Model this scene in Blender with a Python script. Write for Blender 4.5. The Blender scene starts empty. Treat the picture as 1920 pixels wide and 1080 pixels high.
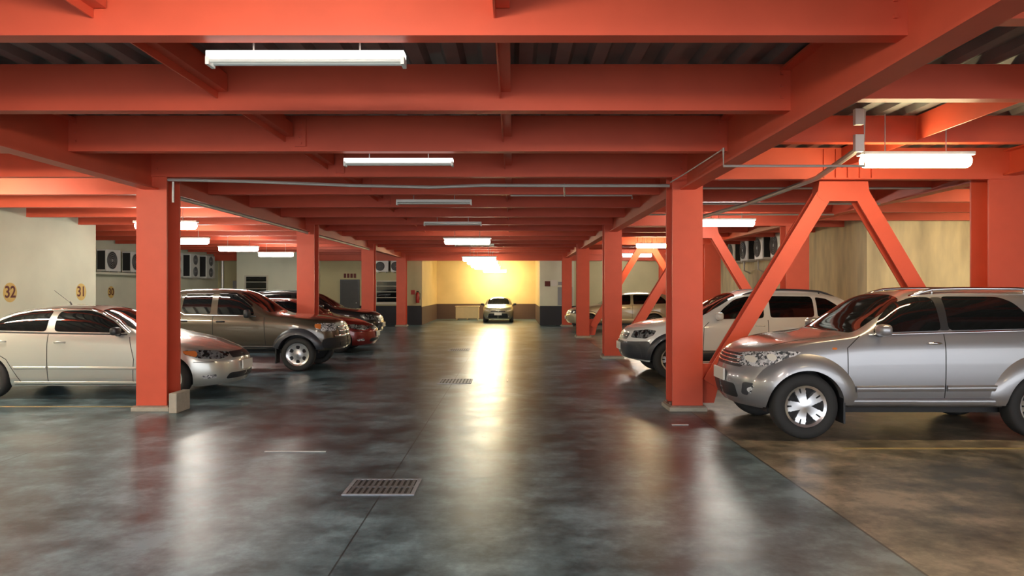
import bpy, bmesh, math, random
from mathutils import Vector, Matrix
from mathutils.bvhtree import BVHTree

random.seed(7)
PI = math.pi
scene = bpy.context.scene
col = scene.collection

# ------------------------------------------------------------------ camera
F = 1350.0                     # focal length in pixels of the 1920 wide frame
CAMH = 1.65
cd = bpy.data.cameras.new('camera')
cam = bpy.data.objects.new('camera', cd)
col.objects.link(cam)
cam.location = (0, 0, CAMH)
cam.rotation_euler = (PI/2, 0, 0)
cd.sensor_width = 36.0
cd.lens = F/1920*36
cd.shift_x = -2/1920
cd.shift_y = 1/1920
cd.clip_end = 200
scene.camera = cam

# ------------------------------------------------------------------ world and exposure
w = bpy.data.worlds.new('world'); scene.world = w
w.use_nodes = True
w.node_tree.nodes['Background'].inputs[0].default_value = (0.92, 0.95, 1.0, 1)
w.node_tree.nodes['Background'].inputs[1].default_value = 1.55
vs = scene.view_settings
vs.view_transform = 'Standard'
vs.look = 'None'
vs.exposure = 1.30
vs.gamma = 1.0
vs.use_curve_mapping = False
LIT = 27.0                     # emission of a lit tube
WHITE_LIGHT = (1.0, 0.97, 0.86)
WARM_LIGHT = (1.0, 0.76, 0.42)

# ------------------------------------------------------------------ materials
def nodes(m):
    m.use_nodes = True
    nt = m.node_tree
    return nt, nt.nodes['Principled BSDF']

def mat(name, colr, rough=0.5, metal=0.0, coat=0.0, vary=0.0, scale=6.0, spec=0.5, bump=0.0):
    m = bpy.data.materials.new(name)
    nt, b = nodes(m)
    b.inputs['Base Color'].default_value = (*colr, 1)
    b.inputs['Roughness'].default_value = rough
    b.inputs['Metallic'].default_value = metal
    b.inputs['Specular IOR Level'].default_value = spec
    if coat:
        b.inputs['Coat Weight'].default_value = coat
        b.inputs['Coat Roughness'].default_value = 0.04
    tc = nt.nodes.new('ShaderNodeTexCoord')
    no = nt.nodes.new('ShaderNodeTexNoise')
    no.inputs['Scale'].default_value = scale
    no.inputs['Detail'].default_value = 6
    nt.links.new(tc.outputs['Object'], no.inputs['Vector'])
    if vary:
        mx = nt.nodes.new('ShaderNodeMix'); mx.data_type = 'RGBA'
        mx.inputs[6].default_value = (*[c*(1-vary) for c in colr], 1)
        mx.inputs[7].default_value = (*[min(1, c*(1+vary)) for c in colr], 1)
        nt.links.new(no.outputs['Fac'], mx.inputs[0])
        nt.links.new(mx.outputs[2], b.inputs['Base Color'])
    if bump:
        bp = nt.nodes.new('ShaderNodeBump')
        bp.inputs['Strength'].default_value = bump
        bp.inputs['Distance'].default_value = 0.01
        nt.links.new(no.outputs['Fac'], bp.inputs['Height'])
        nt.links.new(bp.outputs['Normal'], b.inputs['Normal'])
    return m

def emit(name, colr, strength):
    m = bpy.data.materials.new(name)
    nt, b = nodes(m)
    b.inputs['Base Color'].default_value = (0.9, 0.9, 0.88, 1)
    b.inputs['Emission Color'].default_value = (*colr, 1)
    b.inputs['Emission Strength'].default_value = strength
    return m

def ramp(nt, fac, stops):
    r = nt.nodes.new('ShaderNodeValToRGB')
    els = r.color_ramp.elements
    while len(els) < len(stops): els.new(0.5)
    for e, (p, c) in zip(els, stops):
        e.position = p; e.color = (*c, 1)
    nt.links.new(fac, r.inputs[0])
    return r.outputs[0]

def math_node(nt, op, a, b=None, c=None):
    n = nt.nodes.new('ShaderNodeMath'); n.operation = op
    for i, v in enumerate((a, b, c)):
        if v is None: continue
        if isinstance(v, (int, float)): n.inputs[i].default_value = v
        else: nt.links.new(v, n.inputs[i])
    return n.outputs[0]

def floor_material():
    m = bpy.data.materials.new('polished_concrete')
    nt, b = nodes(m)
    L = nt.links
    tc = nt.nodes.new('ShaderNodeTexCoord')
    def noise(scale, detail=6, rough=0.6, stretch=(1, 1, 1)):
        mp = nt.nodes.new('ShaderNodeMapping'); mp.inputs['Scale'].default_value = stretch
        L.new(tc.outputs['Object'], mp.inputs[0])
        n = nt.nodes.new('ShaderNodeTexNoise')
        n.inputs['Scale'].default_value = scale; n.inputs['Detail'].default_value = detail
        n.inputs['Roughness'].default_value = rough
        L.new(mp.outputs[0], n.inputs['Vector'])
        return n.outputs['Fac']
    big = noise(0.55, 8, 0.66)
    mid = noise(2.2, 8, 0.7)
    fine = noise(14, 6, 0.7)
    s = math_node(nt, 'ADD', math_node(nt, 'MULTIPLY', big, 0.55), math_node(nt, 'MULTIPLY', mid, 0.33))
    s = math_node(nt, 'ADD', s, math_node(nt, 'MULTIPLY', fine, 0.12))
    c1 = ramp(nt, s, [(0.36, (0.022, 0.037, 0.045)), (0.44, (0.046, 0.076, 0.094)), (0.52, (0.115, 0.180, 0.218)), (0.60, (0.22, 0.33, 0.40))])
    # warm wall and lamp reflection painted as brown right of the column line
    sep = nt.nodes.new('ShaderNodeSeparateXYZ'); L.new(tc.outputs['Object'], sep.inputs[0])
    right = math_node(nt, 'GREATER_THAN', sep.outputs[0], 2.38)
    br = nt.nodes.new('ShaderNodeMix'); br.data_type = 'RGBA'; br.blend_type = 'MULTIPLY'
    br.inputs[7].default_value = (2.0, 1.12, 0.72, 1)
    L.new(right, br.inputs[0]); L.new(c1, br.inputs[6])
    # saw cut joints
    def line(axis, pos, hw):
        d = math_node(nt, 'ABSOLUTE', math_node(nt, 'SUBTRACT', sep.outputs[axis], pos))
        return math_node(nt, 'LESS_THAN', d, hw)
    acc = None
    for ax, p, hw in ((0, 2.38, 0.009), (0, -1.06, 0.006), (0, -4.87, 0.006), (1, 9.64, 0.007), (1, 6.3, 0.005), (1, 16.9, 0.008), (1, 24.1, 0.008), (1, 13.2, 0.006)):
        l = line(ax, p, hw)
        acc = l if acc is None else math_node(nt, 'MAXIMUM', acc, l)
    acc = math_node(nt, 'MULTIPLY', acc, 0.75)
    jm = nt.nodes.new('ShaderNodeMix'); jm.data_type = 'RGBA'
    jm.inputs[7].default_value = (0.012, 0.012, 0.013, 1)
    L.new(acc, jm.inputs[0]); L.new(br.outputs[2], jm.inputs[6])
    L.new(jm.outputs[2], b.inputs['Base Color'])
    rg = math_node(nt, 'MULTIPLY_ADD', mid, 0.22, 0.18)
    rg = math_node(nt, 'ADD', rg, math_node(nt, 'MULTIPLY', fine, 0.06))
    L.new(rg, b.inputs['Roughness'])
    b.inputs['Specular IOR Level'].default_value = 0.5
    bp = nt.nodes.new('ShaderNodeBump'); bp.inputs['Strength'].default_value = 0.12; bp.inputs['Distance'].default_value = 0.02
    L.new(noise(3.0, 5, 0.55, (0.6, 1.5, 1)), bp.inputs['Height'])
    L.new(bp.outputs['Normal'], b.inputs['Normal'])
    return m

def wall_material(name, colr, band=None, streak=0.0, bandcol=(0.045, 0.047, 0.055)):
    m = bpy.data.materials.new(name)
    nt, b = nodes(m); L = nt.links
    tc = nt.nodes.new('ShaderNodeTexCoord')
    mp = nt.nodes.new('ShaderNodeMapping'); mp.inputs['Scale'].default_value = (1, 1, 0.25 if streak else 1)
    L.new(tc.outputs['Object'], mp.inputs[0])
    n = nt.nodes.new('ShaderNodeTexNoise'); n.inputs['Scale'].default_value = 2.6 if streak else 0.9; n.inputs['Detail'].default_value = 7
    L.new(mp.outputs[0], n.inputs['Vector'])
    k = 0.10 + streak
    c = ramp(nt, n.outputs['Fac'], [(0.3, tuple(x*(1-k) for x in colr)), (0.7, tuple(min(1, x*(1+k*0.5)) for x in colr))])
    if band:
        sep = nt.nodes.new('ShaderNodeSeparateXYZ'); L.new(tc.outputs['Object'], sep.inputs[0])
        f = math_node(nt, 'LESS_THAN', sep.outputs[2], band)
        mx = nt.nodes.new('ShaderNodeMix'); mx.data_type = 'RGBA'
        mx.inputs[7].default_value = (*bandcol, 1)
        L.new(f, mx.inputs[0]); L.new(c, mx.inputs[6])
        c = mx.outputs[2]
    L.new(c, b.inputs['Base Color'])
    b.inputs['Roughness'].default_value = 0.75
    b.inputs['Specular IOR Level'].default_value = 0.25
    return m

M = {}
M['floor'] = floor_material()
M['red'] = mat('red_oxide_paint', (0.66, 0.100, 0.050), 0.48, vary=0.12, scale=3.0, spec=0.35)
M['rust'] = mat('worn_grout', (0.30, 0.20, 0.16), 0.8, vary=0.3, scale=20)
M['deck'] = mat('galvanised_deck', (0.17, 0.18, 0.175), 0.5, 0.35, vary=0.3, scale=3)
M['wall_cream'] = wall_material('cream_wall', (0.78, 0.78, 0.62))
M['wall_tan'] = wall_material('stained_tan_wall', (0.86, 0.76, 0.49), streak=0.20)
M['wall_green'] = wall_material('dull_wall', (0.58, 0.52, 0.31), band=0.87)
M['wall_yellow'] = wall_material('yellow_wall', (0.72, 0.54, 0.27), band=0.82, bandcol=(0.10, 0.06, 0.05))
M['wall_pale'] = wall_material('pale_wall', (0.76, 0.76, 0.60), band=0.87)
M['concrete'] = mat('raw_concrete', (0.42, 0.38, 0.31), 0.85, vary=0.2, scale=14, bump=0.4)
M['galv'] = mat('galvanised_steel', (0.55, 0.53, 0.50), 0.42, 0.5, vary=0.12)
M['white_metal'] = mat('white_enamel', (0.80, 0.80, 0.76), 0.4)
M['grey_plastic'] = mat('grey_plastic', (0.30, 0.30, 0.30), 0.5)
M['dark'] = mat('dark_metal', (0.02, 0.02, 0.022), 0.6)
M['grate'] = mat('drain_iron', (0.20, 0.21, 0.235), 0.45, 0.6, vary=0.3, scale=30)
M['rim_iron'] = mat('drain_rim_iron', (0.36, 0.39, 0.45), 0.5, 0.4, vary=0.3, scale=20)
M['black_plastic'] = mat('black_trim', (0.018, 0.019, 0.022), 0.42, vary=0.1)
M['clad'] = mat('dark_grey_cladding', (0.045, 0.048, 0.058), 0.38, coat=0.15)
M['rubber'] = mat('tyre_rubber', (0.028, 0.028, 0.028), 0.75, vary=0.15, scale=12)
M['alloy'] = mat('alloy_rim', (0.72, 0.73, 0.75), 0.25, 0.85)
M['rim_gap'] = mat('rim_recess', (0.02, 0.02, 0.022), 0.6, 0.2)
M['glass'] = mat('tinted_glass', (0.006, 0.007, 0.008), 0.04, spec=0.6)
M['chrome'] = mat('chrome', (0.78, 0.78, 0.80), 0.12, 1.0)
def lamp_glass(name, dark, light, scale):  # bright and dark cells paint the reflector's sparkle into the colour
    m = bpy.data.materials.new(name); nt, b = nodes(m)
    tc = nt.nodes.new('ShaderNodeTexCoord'); vo = nt.nodes.new('ShaderNodeTexVoronoi')
    vo.inputs['Scale'].default_value = scale
    nt.links.new(tc.outputs['Object'], vo.inputs['Vector'])
    sp = nt.nodes.new('ShaderNodeSeparateColor'); nt.links.new(vo.outputs['Color'], sp.inputs[0])
    c = ramp(nt, sp.outputs[0], [(0.25, dark), (0.45, tuple((x+y)/2 for x, y in zip(dark, light))), (0.65, light)])
    nt.links.new(c, b.inputs['Base Color'])
    b.inputs['Roughness'].default_value = 0.2; b.inputs['Metallic'].default_value = 0.25
    b.inputs['Coat Weight'].default_value = 1.0; b.inputs['Coat Roughness'].default_value = 0.03
    return m
M['lamp_clear'] = lamp_glass('headlamp_clear', (0.10, 0.11, 0.12), (0.92, 0.93, 0.95), 48)
M['lamp_dark'] = lamp_glass('headlamp_smoked', (0.02, 0.022, 0.025), (0.28, 0.29, 0.30), 24)
M['amber'] = mat('amber_lens', (0.72, 0.22, 0.05), 0.15, coat=1.0)
M['tail'] = mat('red_lens', (0.45, 0.02, 0.02), 0.15, coat=1.0)
M['plate'] = mat('plate_white', (0.78, 0.76, 0.68), 0.4)
M['seam'] = mat('panel_gap', (0.015, 0.015, 0.015), 0.7)
M['p_silver'] = mat('silver_paint', (0.58, 0.59, 0.55), 0.30, 0.55, coat=1.0)
M['p_silver_suv'] = mat('cool_silver_paint', (0.33, 0.33, 0.345), 0.33, 0.55, coat=1.0)
M['p_brown'] = mat('bronze_grey_paint', (0.085, 0.070, 0.050), 0.32, 0.45, coat=1.0)
M['p_red'] = mat('dark_red_paint', (0.24, 0.018, 0.015), 0.3, 0.3, coat=1.0)
M['p_black'] = mat('black_paint', (0.012, 0.012, 0.014), 0.3, 0.2, coat=1.0)
M['p_white'] = mat('white_paint', (0.94, 0.94, 0.91), 0.32, coat=1.0)
M['p_gold'] = mat('beige_paint', (0.50, 0.43, 0.29), 0.32, 0.4, coat=1.0)
M['p_olive'] = mat('grey_green_paint', (0.30, 0.29, 0.22), 0.32, 0.4, coat=1.0)
M['lit'] = emit('lit_tube_white', WHITE_LIGHT, LIT)
M['lit_far'] = emit('lit_tube_cream', (1.0, 0.93, 0.70), LIT*0.5)
M['lit_warm'] = emit('lit_tube_warm', WARM_LIGHT, LIT*1.2)
M['lit_yellow'] = emit('lit_lamp_yellow', (1.0, 0.80, 0.42), LIT*3.4)
M['housing_glow'] = emit('glowing_housing', (1.0, 0.98, 0.92), 0.62)  # glow put into the white housing; its tubes stay unlit
M['unlit'] = mat('unlit_tube', (0.50, 0.52, 0.50), 0.35)
M['yellow_mark'] = mat('faded_yellow_paint', (0.34, 0.27, 0.13), 0.6, vary=0.25, scale=14)
M['number_yellow'] = mat('bay_number_yellow', (0.72, 0.50, 0.15), 0.7, vary=0.1)
M['number_red'] = mat('bay_number_maroon', (0.13, 0.025, 0.02), 0.7)
M['wood'] = mat('pale_board', (0.66, 0.50, 0.28), 0.6, vary=0.1)
M['ext_red'] = mat('extinguisher_red', (0.42, 0.03, 0.02), 0.35)
M['frame'] = mat('window_frame_cream', (0.60, 0.57, 0.46), 0.5)
M['door'] = mat('dark_door', (0.035, 0.035, 0.032), 0.5, vary=0.2)

# ------------------------------------------------------------------ helpers
def finish(name, bm, material, parent=None, smooth=False, loc=None, recalc=True):
    if recalc: bmesh.ops.recalc_face_normals(bm, faces=bm.faces)
    me = bpy.data.meshes.new(name)
    bm.to_mesh(me); bm.free()
    mats = material if isinstance(material, (list, tuple)) else [material]
    for m in mats: me.materials.append(m)
    if smooth:
        for p in me.polygons: p.use_smooth = True
        if smooth == 'angle':
            me.set_sharp_from_angle(angle=math.radians(38))
    o = bpy.data.objects.new(name, me); col.objects.link(o)
    if parent: o.parent = parent
    if loc: o.location = loc
    return o

def tag(o, label=None, cat=None, group=None, kind=None):
    if label: o['label'] = label
    if cat: o['category'] = cat
    if group: o['group'] = group
    if kind: o['kind'] = kind
    return o

def empty(name, loc, label, cat, group=None, rz=0):
    o = bpy.data.objects.new(name, None); col.objects.link(o)
    o.location = loc; o.rotation_euler = (0, 0, rz)
    o.empty_display_size = 0.2
    return tag(o, label, cat, group)

def dup(root, loc, label, group=None, rz=None, scale=None):
    r = root.copy(); col.objects.link(r); r.location = loc
    if rz is not None: r.rotation_euler = (0, 0, rz)
    if scale is not None: r.scale = scale
    r['label'] = label
    if group: r['group'] = group
    for ch in list(root.children):
        c = ch.copy(); col.objects.link(c); c.parent = r
        for g in list(ch.children):
            d = g.copy(); col.objects.link(d); d.parent = c
    return r

def box(bm, x0, x1, y0, y1, z0, z1, mi=0, bev=0.0):
    b2 = bmesh.new()
    bmesh.ops.create_cube(b2, size=1)
    bmesh.ops.transform(b2, matrix=Matrix.Translation(((x0+x1)/2, (y0+y1)/2, (z0+z1)/2)) @ Matrix.Diagonal((abs(x1-x0), abs(y1-y0), abs(z1-z0), 1)), verts=b2.verts)
    if bev: bmesh.ops.bevel(b2, geom=list(b2.edges), offset=bev, segments=2, affect='EDGES', profile=0.5)
    for f in b2.faces: f.material_index = mi
    merge(bm, b2)

def merge(bm, b2):
    vm = [bm.verts.new(v.co) for v in b2.verts]
    b2.verts.index_update()
    for f in b2.faces:
        try:
            nf = bm.faces.new([vm[v.index] for v in f.verts]); nf.material_index = f.material_index
        except ValueError: pass
    b2.free()

def lathe(bm, prof, segs=32, axis='z', center=(0, 0, 0), mi=0, closed=False, caps=True):
    rings = []
    c = Vector(center)
    for r, h in prof:
        ring = []
        for i in range(segs):
            a = 2*PI*i/segs
            if axis == 'z': p = Vector((r*math.cos(a), r*math.sin(a), h))
            elif axis == 'y': p = Vector((r*math.cos(a), h, r*math.sin(a)))
            else: p = Vector((h, r*math.cos(a), r*math.sin(a)))
            ring.append(bm.verts.new(c+p))
        rings.append(ring)
    n = len(rings)
    for k in range(n if closed else n-1):
        a, b = rings[k], rings[(k+1) % n]
        for i in range(segs):
            f = bm.faces.new((a[i], a[(i+1) % segs], b[(i+1) % segs], b[i])); f.material_index = mi
    if not closed and caps:
        for ring in (rings[0], rings[-1]):
            try:
                f = bm.faces.new(ring); f.material_index = mi
            except ValueError: pass

def tube(bm, pts, r, segs=8, mi=0):
    pts = [Vector(p) for p in pts]
    rings = []
    for i, p in enumerate(pts):
        d = (pts[min(i+1, len(pts)-1)]-pts[max(i-1, 0)]).normalized()
        up = Vector((0, 0, 1)) if abs(d.z) < 0.9 else Vector((1, 0, 0))
        s = d.cross(up).normalized(); t = s.cross(d).normalized()
        rings.append([bm.verts.new(p+(s*math.cos(2*PI*k/segs)+t*math.sin(2*PI*k/segs))*r) for k in range(segs)])
    for a, b in zip(rings, rings[1:]):
        for k in range(segs):
            f = bm.faces.new((a[k], a[(k+1) % segs], b[(k+1) % segs], b[k])); f.material_index = mi
    bm.faces.new(rings[0]); bm.faces.new(rings[-1])

def slab(bm, p0, p1, width, thick, normal=(0, -1, 0), mi=0):
    """rectangular bar from p0 to p1"""
    p0, p1, n = Vector(p0), Vector(p1), Vector(normal)
    d = (p1-p0).normalized(); s = d.cross(n).normalized()
    vs_ = []
    for p in (p0, p1):
        for a, b in ((-1, -1), (1, -1), (1, 1), (-1, 1)):
            vs_.append(bm.verts.new(p+s*a*width/2+n*b*thick/2))
    for q in ((0, 1, 2, 3), (7, 6, 5, 4), (0, 4, 5, 1), (1, 5, 6, 2), (2, 6, 7, 3), (3, 7, 4, 0)):
        f = bm.faces.new([vs_[i] for i in q]); f.material_index = mi

def text_mesh(name, body, size, material, parent, loc, rot):
    cu = bpy.data.curves.new(name, 'FONT'); cu.body = body; cu.size = size
    cu.align_x = 'CENTER'; cu.align_y = 'CENTER'; cu.extrude = 0.002; cu.offset = size*0.018
    t = bpy.data.objects.new(name, cu); col.objects.link(t)
    bpy.context.view_layer.update()
    me = bpy.data.meshes.new_from_object(t.evaluated_get(bpy.context.evaluated_depsgraph_get()))
    bpy.data.objects.remove(t); bpy.data.curves.remove(cu)
    me.materials.clear(); me.materials.append(material)
    o = bpy.data.objects.new(name, me); col.objects.link(o)
    o.parent = parent; o.location = loc; o.rotation_euler = rot
    return o

def struct(name, bm, material):
    return tag(finish(name, bm, material), kind='structure')

ORD = ['first', 'second', 'third', 'fourth', 'fifth', 'sixth', 'seventh', 'eighth', 'ninth', 'tenth']

# ------------------------------------------------------------------ room shell
DECK = 3.54
bm = bmesh.new(); box(bm, -16, 16, -7, 41, -0.2, 0.0); struct('floor', bm, M['floor'])

# corrugated deck: ribs run along the aisle
bm = bmesh.new()
prof = []
x = -16.0
while x < 16:
    prof += [(x, DECK+0.06), (x+0.11, DECK+0.06), (x+0.15, DECK), (x+0.26, DECK)]
    x += 0.30
prof.append((x, DECK+0.06))
lo = [(bm.verts.new((px, -7, pz)), bm.verts.new((px, 41, pz))) for px, pz in prof]
up = [(bm.verts.new((px, -7, DECK+0.16)), bm.verts.new((px, 41, DECK+0.16))) for px, pz in prof]
for i in range(len(prof)-1):
    bm.faces.new((lo[i][0], lo[i+1][0], lo[i+1][1], lo[i][1]))
    bm.faces.new((up[i][0], up[i][1], up[i+1][1], up[i+1][0]))
    bm.faces.new((lo[i][0], up[i][0], up[i+1][0], lo[i+1][0]))
    bm.faces.new((lo[i][1], lo[i+1][1], up[i+1][1], up[i][1]))
bm.faces.new((lo[0][0], lo[0][1], up[0][1], up[0][0]))
bm.faces.new((lo[-1][0], up[-1][0], up[-1][1], lo[-1][1]))
struct('ceiling', bm, M['deck'])

def wall(name, x0, x1, y0, y1, m, z1=DECK):
    bm = bmesh.new(); box(bm, x0, x1, y0, y1, 0, z1); return struct(name, bm, m)
wall('wall_left', -15.0, -10.2, -5, 17.6, M['wall_cream'])
wall('wall_left_recess', -14.0, -13.4, 17.6, 33.5, M['wall_cream'])
wall('wall_left_end', -14.0, -4.16, 32.7, 39.6, M['wall_green'])
wall('wall_left_block', -11.9, -8.75, 31.0, 32.7, M['wall_pale'])
wall('wall_back', -4.16, 1.24, 39.0, 39.6, M['wall_yellow'])
wall('wall_right_end', 1.24, 9.4, 32.4, 39.6, M['wall_green'])
wall('wall_right_end_pier', 1.20, 2.75, 32.25, 32.42, M['wall_pale'])
wall('wall_right', 8.6, 9.4, 17.9, 32.4, M['wall_tan'])
wall('wall_right_return', 8.6, 15.4, 17.5, 17.9, M['wall_tan'])
wall('wall_right_front', 15.0, 15.4, -5, 17.5, M['wall_tan'])
# ledge beside the condensers and the yellow side lining of the end alcove
bm = bmesh.new(); box(bm, -13.4, -12.95, 17.62, 27.0, 2.10, 2.17); struct('trim_1', bm, M['wall_cream'])
bm = bmesh.new(); box(bm, -4.159, -4.13, 32.7, 39.0, 0, DECK); struct('wall_alcove_left', bm, M['wall_yellow'])
bm = bmesh.new(); box(bm, 1.21, 1.239, 32.42, 39.0, 0, DECK); struct('wall_alcove_right', bm, M['wall_yellow'])

# ------------------------------------------------------------------ steel frame
GX = {'left': -4.87, 'right': 2.35, 'far_right': 6.68}
CY = [9.9, 17.1, 24.3, 31.5]          # column rows (centres)
BY = [4.33+1.8*k for k in range(-4, 16)]
AB, RB = CAMH+1.50, CAMH+1.60         # underside of aisle beams and of right-hand beams

def ibeam(bm, x0, x1, y, zb, zt, fw=0.13, tf=0.016, tw=0.012, notch=True):
    box(bm, x0, x1, y-fw/2, y+fw/2, zb, zb+tf)
    box(bm, x0, x1, y-fw/2, y+fw/2, zt-tf, zt)
    box(bm, x0, x1, y-fw/2+0.004, y-fw/2+0.004+tw, zb+tf, zt-tf)

def beam_label(k, where, total=9):
    n = k
    if n < total: return 'orange-red steel cross beam over %s, %s one counting from the camera' % (where, ORD[n])
    return 'orange-red steel cross beam over %s, far end beyond the %s' % (where, ORD[total-1])
vis = [y for y in BY if y < 38]
for y in BY:
    k = int(round((y-4.33)/1.8))
    if y > 38.5: continue
    bm = bmesh.new(); ibeam(bm, GX['left']+0.01, GX['right']-0.01, y, AB, DECK)
    # bolted end plates
    for sx, xx in ((1, GX['left']+0.03), (-1, GX['right']-0.03)):
        box(bm, xx-0.02, xx+0.02, y-0.06, y+0.06, AB+0.05, DECK-0.03)
        for q in range(3):
            box(bm, xx+sx*0.055-0.012, xx+sx*0.055+0.012, y-0.075, y-0.06, AB+0.1+q*0.1, AB+0.125+q*0.1)
    if k >= 2:      # bolted splice where the left piece of the beam meets the long one
        box(bm, -2.38, -2.26, y-0.085, y-0.06, AB+0.05, DECK-0.04)
        for q in range(4): box(bm, -2.33, -2.305, y-0.098, y-0.085, AB+0.07+q*0.075, AB+0.09+q*0.075)
    o = finish('steel_beam', bm, M['red'])
    tag(o, beam_label(k, 'the central aisle') if k >= 0 else 'orange-red steel cross beam of the aisle ceiling behind the camera', 'beam', 'aisle cross beams')
    if y < 32.3 and k > -3:
        bm = bmesh.new(); ibeam(bm, -13.3 if y > 17.6 else -10.19, GX['left']-0.01, y, AB, DECK)
        o = finish('steel_beam', bm, M['red'])
        tag(o, beam_label(k, 'the left parking bays') if k >= 0 else 'orange-red steel cross beam of the left bays behind the camera', 'beam', 'left bay cross beams')
        girder_row = any(abs(y-(c-0.17)) < 0.1 for c in CY)
        bm = bmesh.new(); ibeam(bm, GX['right']+0.01, GX['far_right']-0.01, y, AB-0.03 if girder_row else RB, DECK)
        if girder_row:
            for q in range(5):
                xx = 4.17+q*0.16
                box(bm, xx-0.008, xx+0.008, y-0.09, y-0.06, AB-0.012, DECK-0.02)
        o = finish('steel_beam', bm, M['red'])
        tag(o, beam_label(k, 'the right parking bays') if k >= 0 else 'orange-red steel cross beam of the right bays behind the camera', 'beam', 'right bay cross beams')
        bm = bmesh.new(); ibeam(bm, GX['far_right']+0.01, 14.9 if y < 17.4 else 8.59, y, RB, DECK)
        o = finish('steel_beam', bm, M['red'])
        tag(o, beam_label(k, 'the strip by the right wall') if k >= 0 else 'orange-red steel cross beam by the right wall behind the camera', 'beam', 'outer right cross beams')

def girder(xc, y0, y1, zb, label, fw=0.20):
    bm = bmesh.new()
    box(bm, xc-fw/2, xc+fw/2, y0, y1, zb, zb+0.022)
    box(bm, xc-fw/2, xc+fw/2, y0, y1, DECK-0.052, DECK-0.03)
    box(bm, xc-0.01, xc+0.01, y0, y1, zb+0.022, DECK-0.052)
    return tag(finish('steel_girder', bm, M['red']), label, 'girder', 'longitudinal girders')
seg = [-4] + CY + [38.9]
names = ['nearest stretch before the first column', 'from first to second column', 'from second to third column', 'from third to fourth column', 'past the fourth column']
for key, zb, side in (('left', CAMH+1.33, 'along the left of the aisle'), ('right', CAMH+1.33, 'along the right of the aisle'), ('far_right', CAMH+1.52, 'over the outer right column row')):
    for i in range(5):
        y0 = seg[i]+(0.215 if i else 0); y1 = seg[i+1]-(0.215 if i < 4 else 0)
        if key == 'far_right' and i == 4: continue
        if i == 4: y1 = 32.2
        if y1-y0 < 0.5: continue
        girder(GX[key], y0, y1, zb, 'red girder %s, %s' % (side, names[i]))
# far downstand above the end walls
bm = bmesh.new(); box(bm, -13.3, 8.5, 32.0, 32.22, CAMH+1.24, DECK)
tag(finish('lintel_beam', bm, M['red']), 'deep dark red downstand beam over the end walls', 'beam')

# light longitudinal angles bridging the beams
def stringer(x, y0, y1, label, group, zb=CAMH+1.60):
    bm = bmesh.new()
    box(bm, x-0.045, x-0.033, y0, y1, zb, DECK-0.005)
    box(bm, x-0.033, x+0.05, y0, y1-0.012, zb+0.055, zb+0.067)
    box(bm, x+0.038, x+0.05, y0, y1-0.012, zb+0.067, zb+0.2)
    return tag(finish('bridging_angle', bm, M['red']), label, 'angle iron', group)
for xs, nm in ((-2.45, 'left'), (-0.07, 'middle')):
    for i in range(-1, 12):
        y0, y1 = 4.33+1.8*(i-1)+0.07, 4.33+1.8*i-0.07
        lab = ('dark red angle iron, %s line of the aisle ceiling, meeting the %s cross beam' % (nm, ORD[i])) if 0 <= i < 9 else 'dark red angle iron of the %s line deep in the ceiling' % nm if i > 0 else 'dark red angle iron of the %s line above the camera' % nm
        stringer(xs, y0, y1, lab, '%s line of bridging angles' % nm)
for i in range(0, 5):
    y0, y1 = 4.33+1.8*(i-1)+0.07, 4.33+1.8*i-0.07
    stringer(4.45, y0, y1, 'red angle iron over the right bays ending at the %s cross beam' % ORD[i], 'right line of bridging angles', RB+0.02)

def column(x, y, label, wx=0.41, wy=0.41, group='red steel columns'):
    r = empty('steel_column', (x, y, 0), label, 'column', group)
    bm = bmesh.new()
    t = 0.03
    box(bm, -wx/2, wx/2, -wy/2, -wy/2+t, 0.07, DECK-0.02)
    box(bm, -wx/2, wx/2, wy/2-t, wy/2, 0.07, DECK-0.02)
    box(bm, -0.05, 0.05, -wy/2+t, wy/2-t, 0.07, DECK-0.02)
    finish('shaft', bm, M['red'], r)
    bm = bmesh.new(); box(bm, -wx/2-0.05, wx/2+0.05, -wy/2-0.05, wy/2+0.05, 0.0, 0.055, bev=0.006)
    finish('plinth', bm, M['concrete'], r)
    bm = bmesh.new(); box(bm, -wx/2-0.03, wx/2+0.03, -wy/2-0.03, wy/2+0.03, 0.055, 0.075)
    for sx in (-1, 1):
        for sy in (-1, 1):
            lathe(bm, [(0.014, 0.075), (0.014, 0.105)], 6, center=(sx*(wx/2+0.012), sy*(wy/2-0.09), 0))
    finish('base_plate', bm, M['rust'], r)
    return r
for i, y in enumerate(CY):
    column(GX['left'], y, 'orange-red steel column on the left of the aisle, %s from the camera' % ORD[i])
    column(GX['right'], y, 'orange-red steel column on the right of the aisle, %s from the camera' % ORD[i])
    column(GX['far_right'], y, 'dark red steel column behind the right-hand cars, %s from the camera' % ORD[i], wx=0.54)

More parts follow.
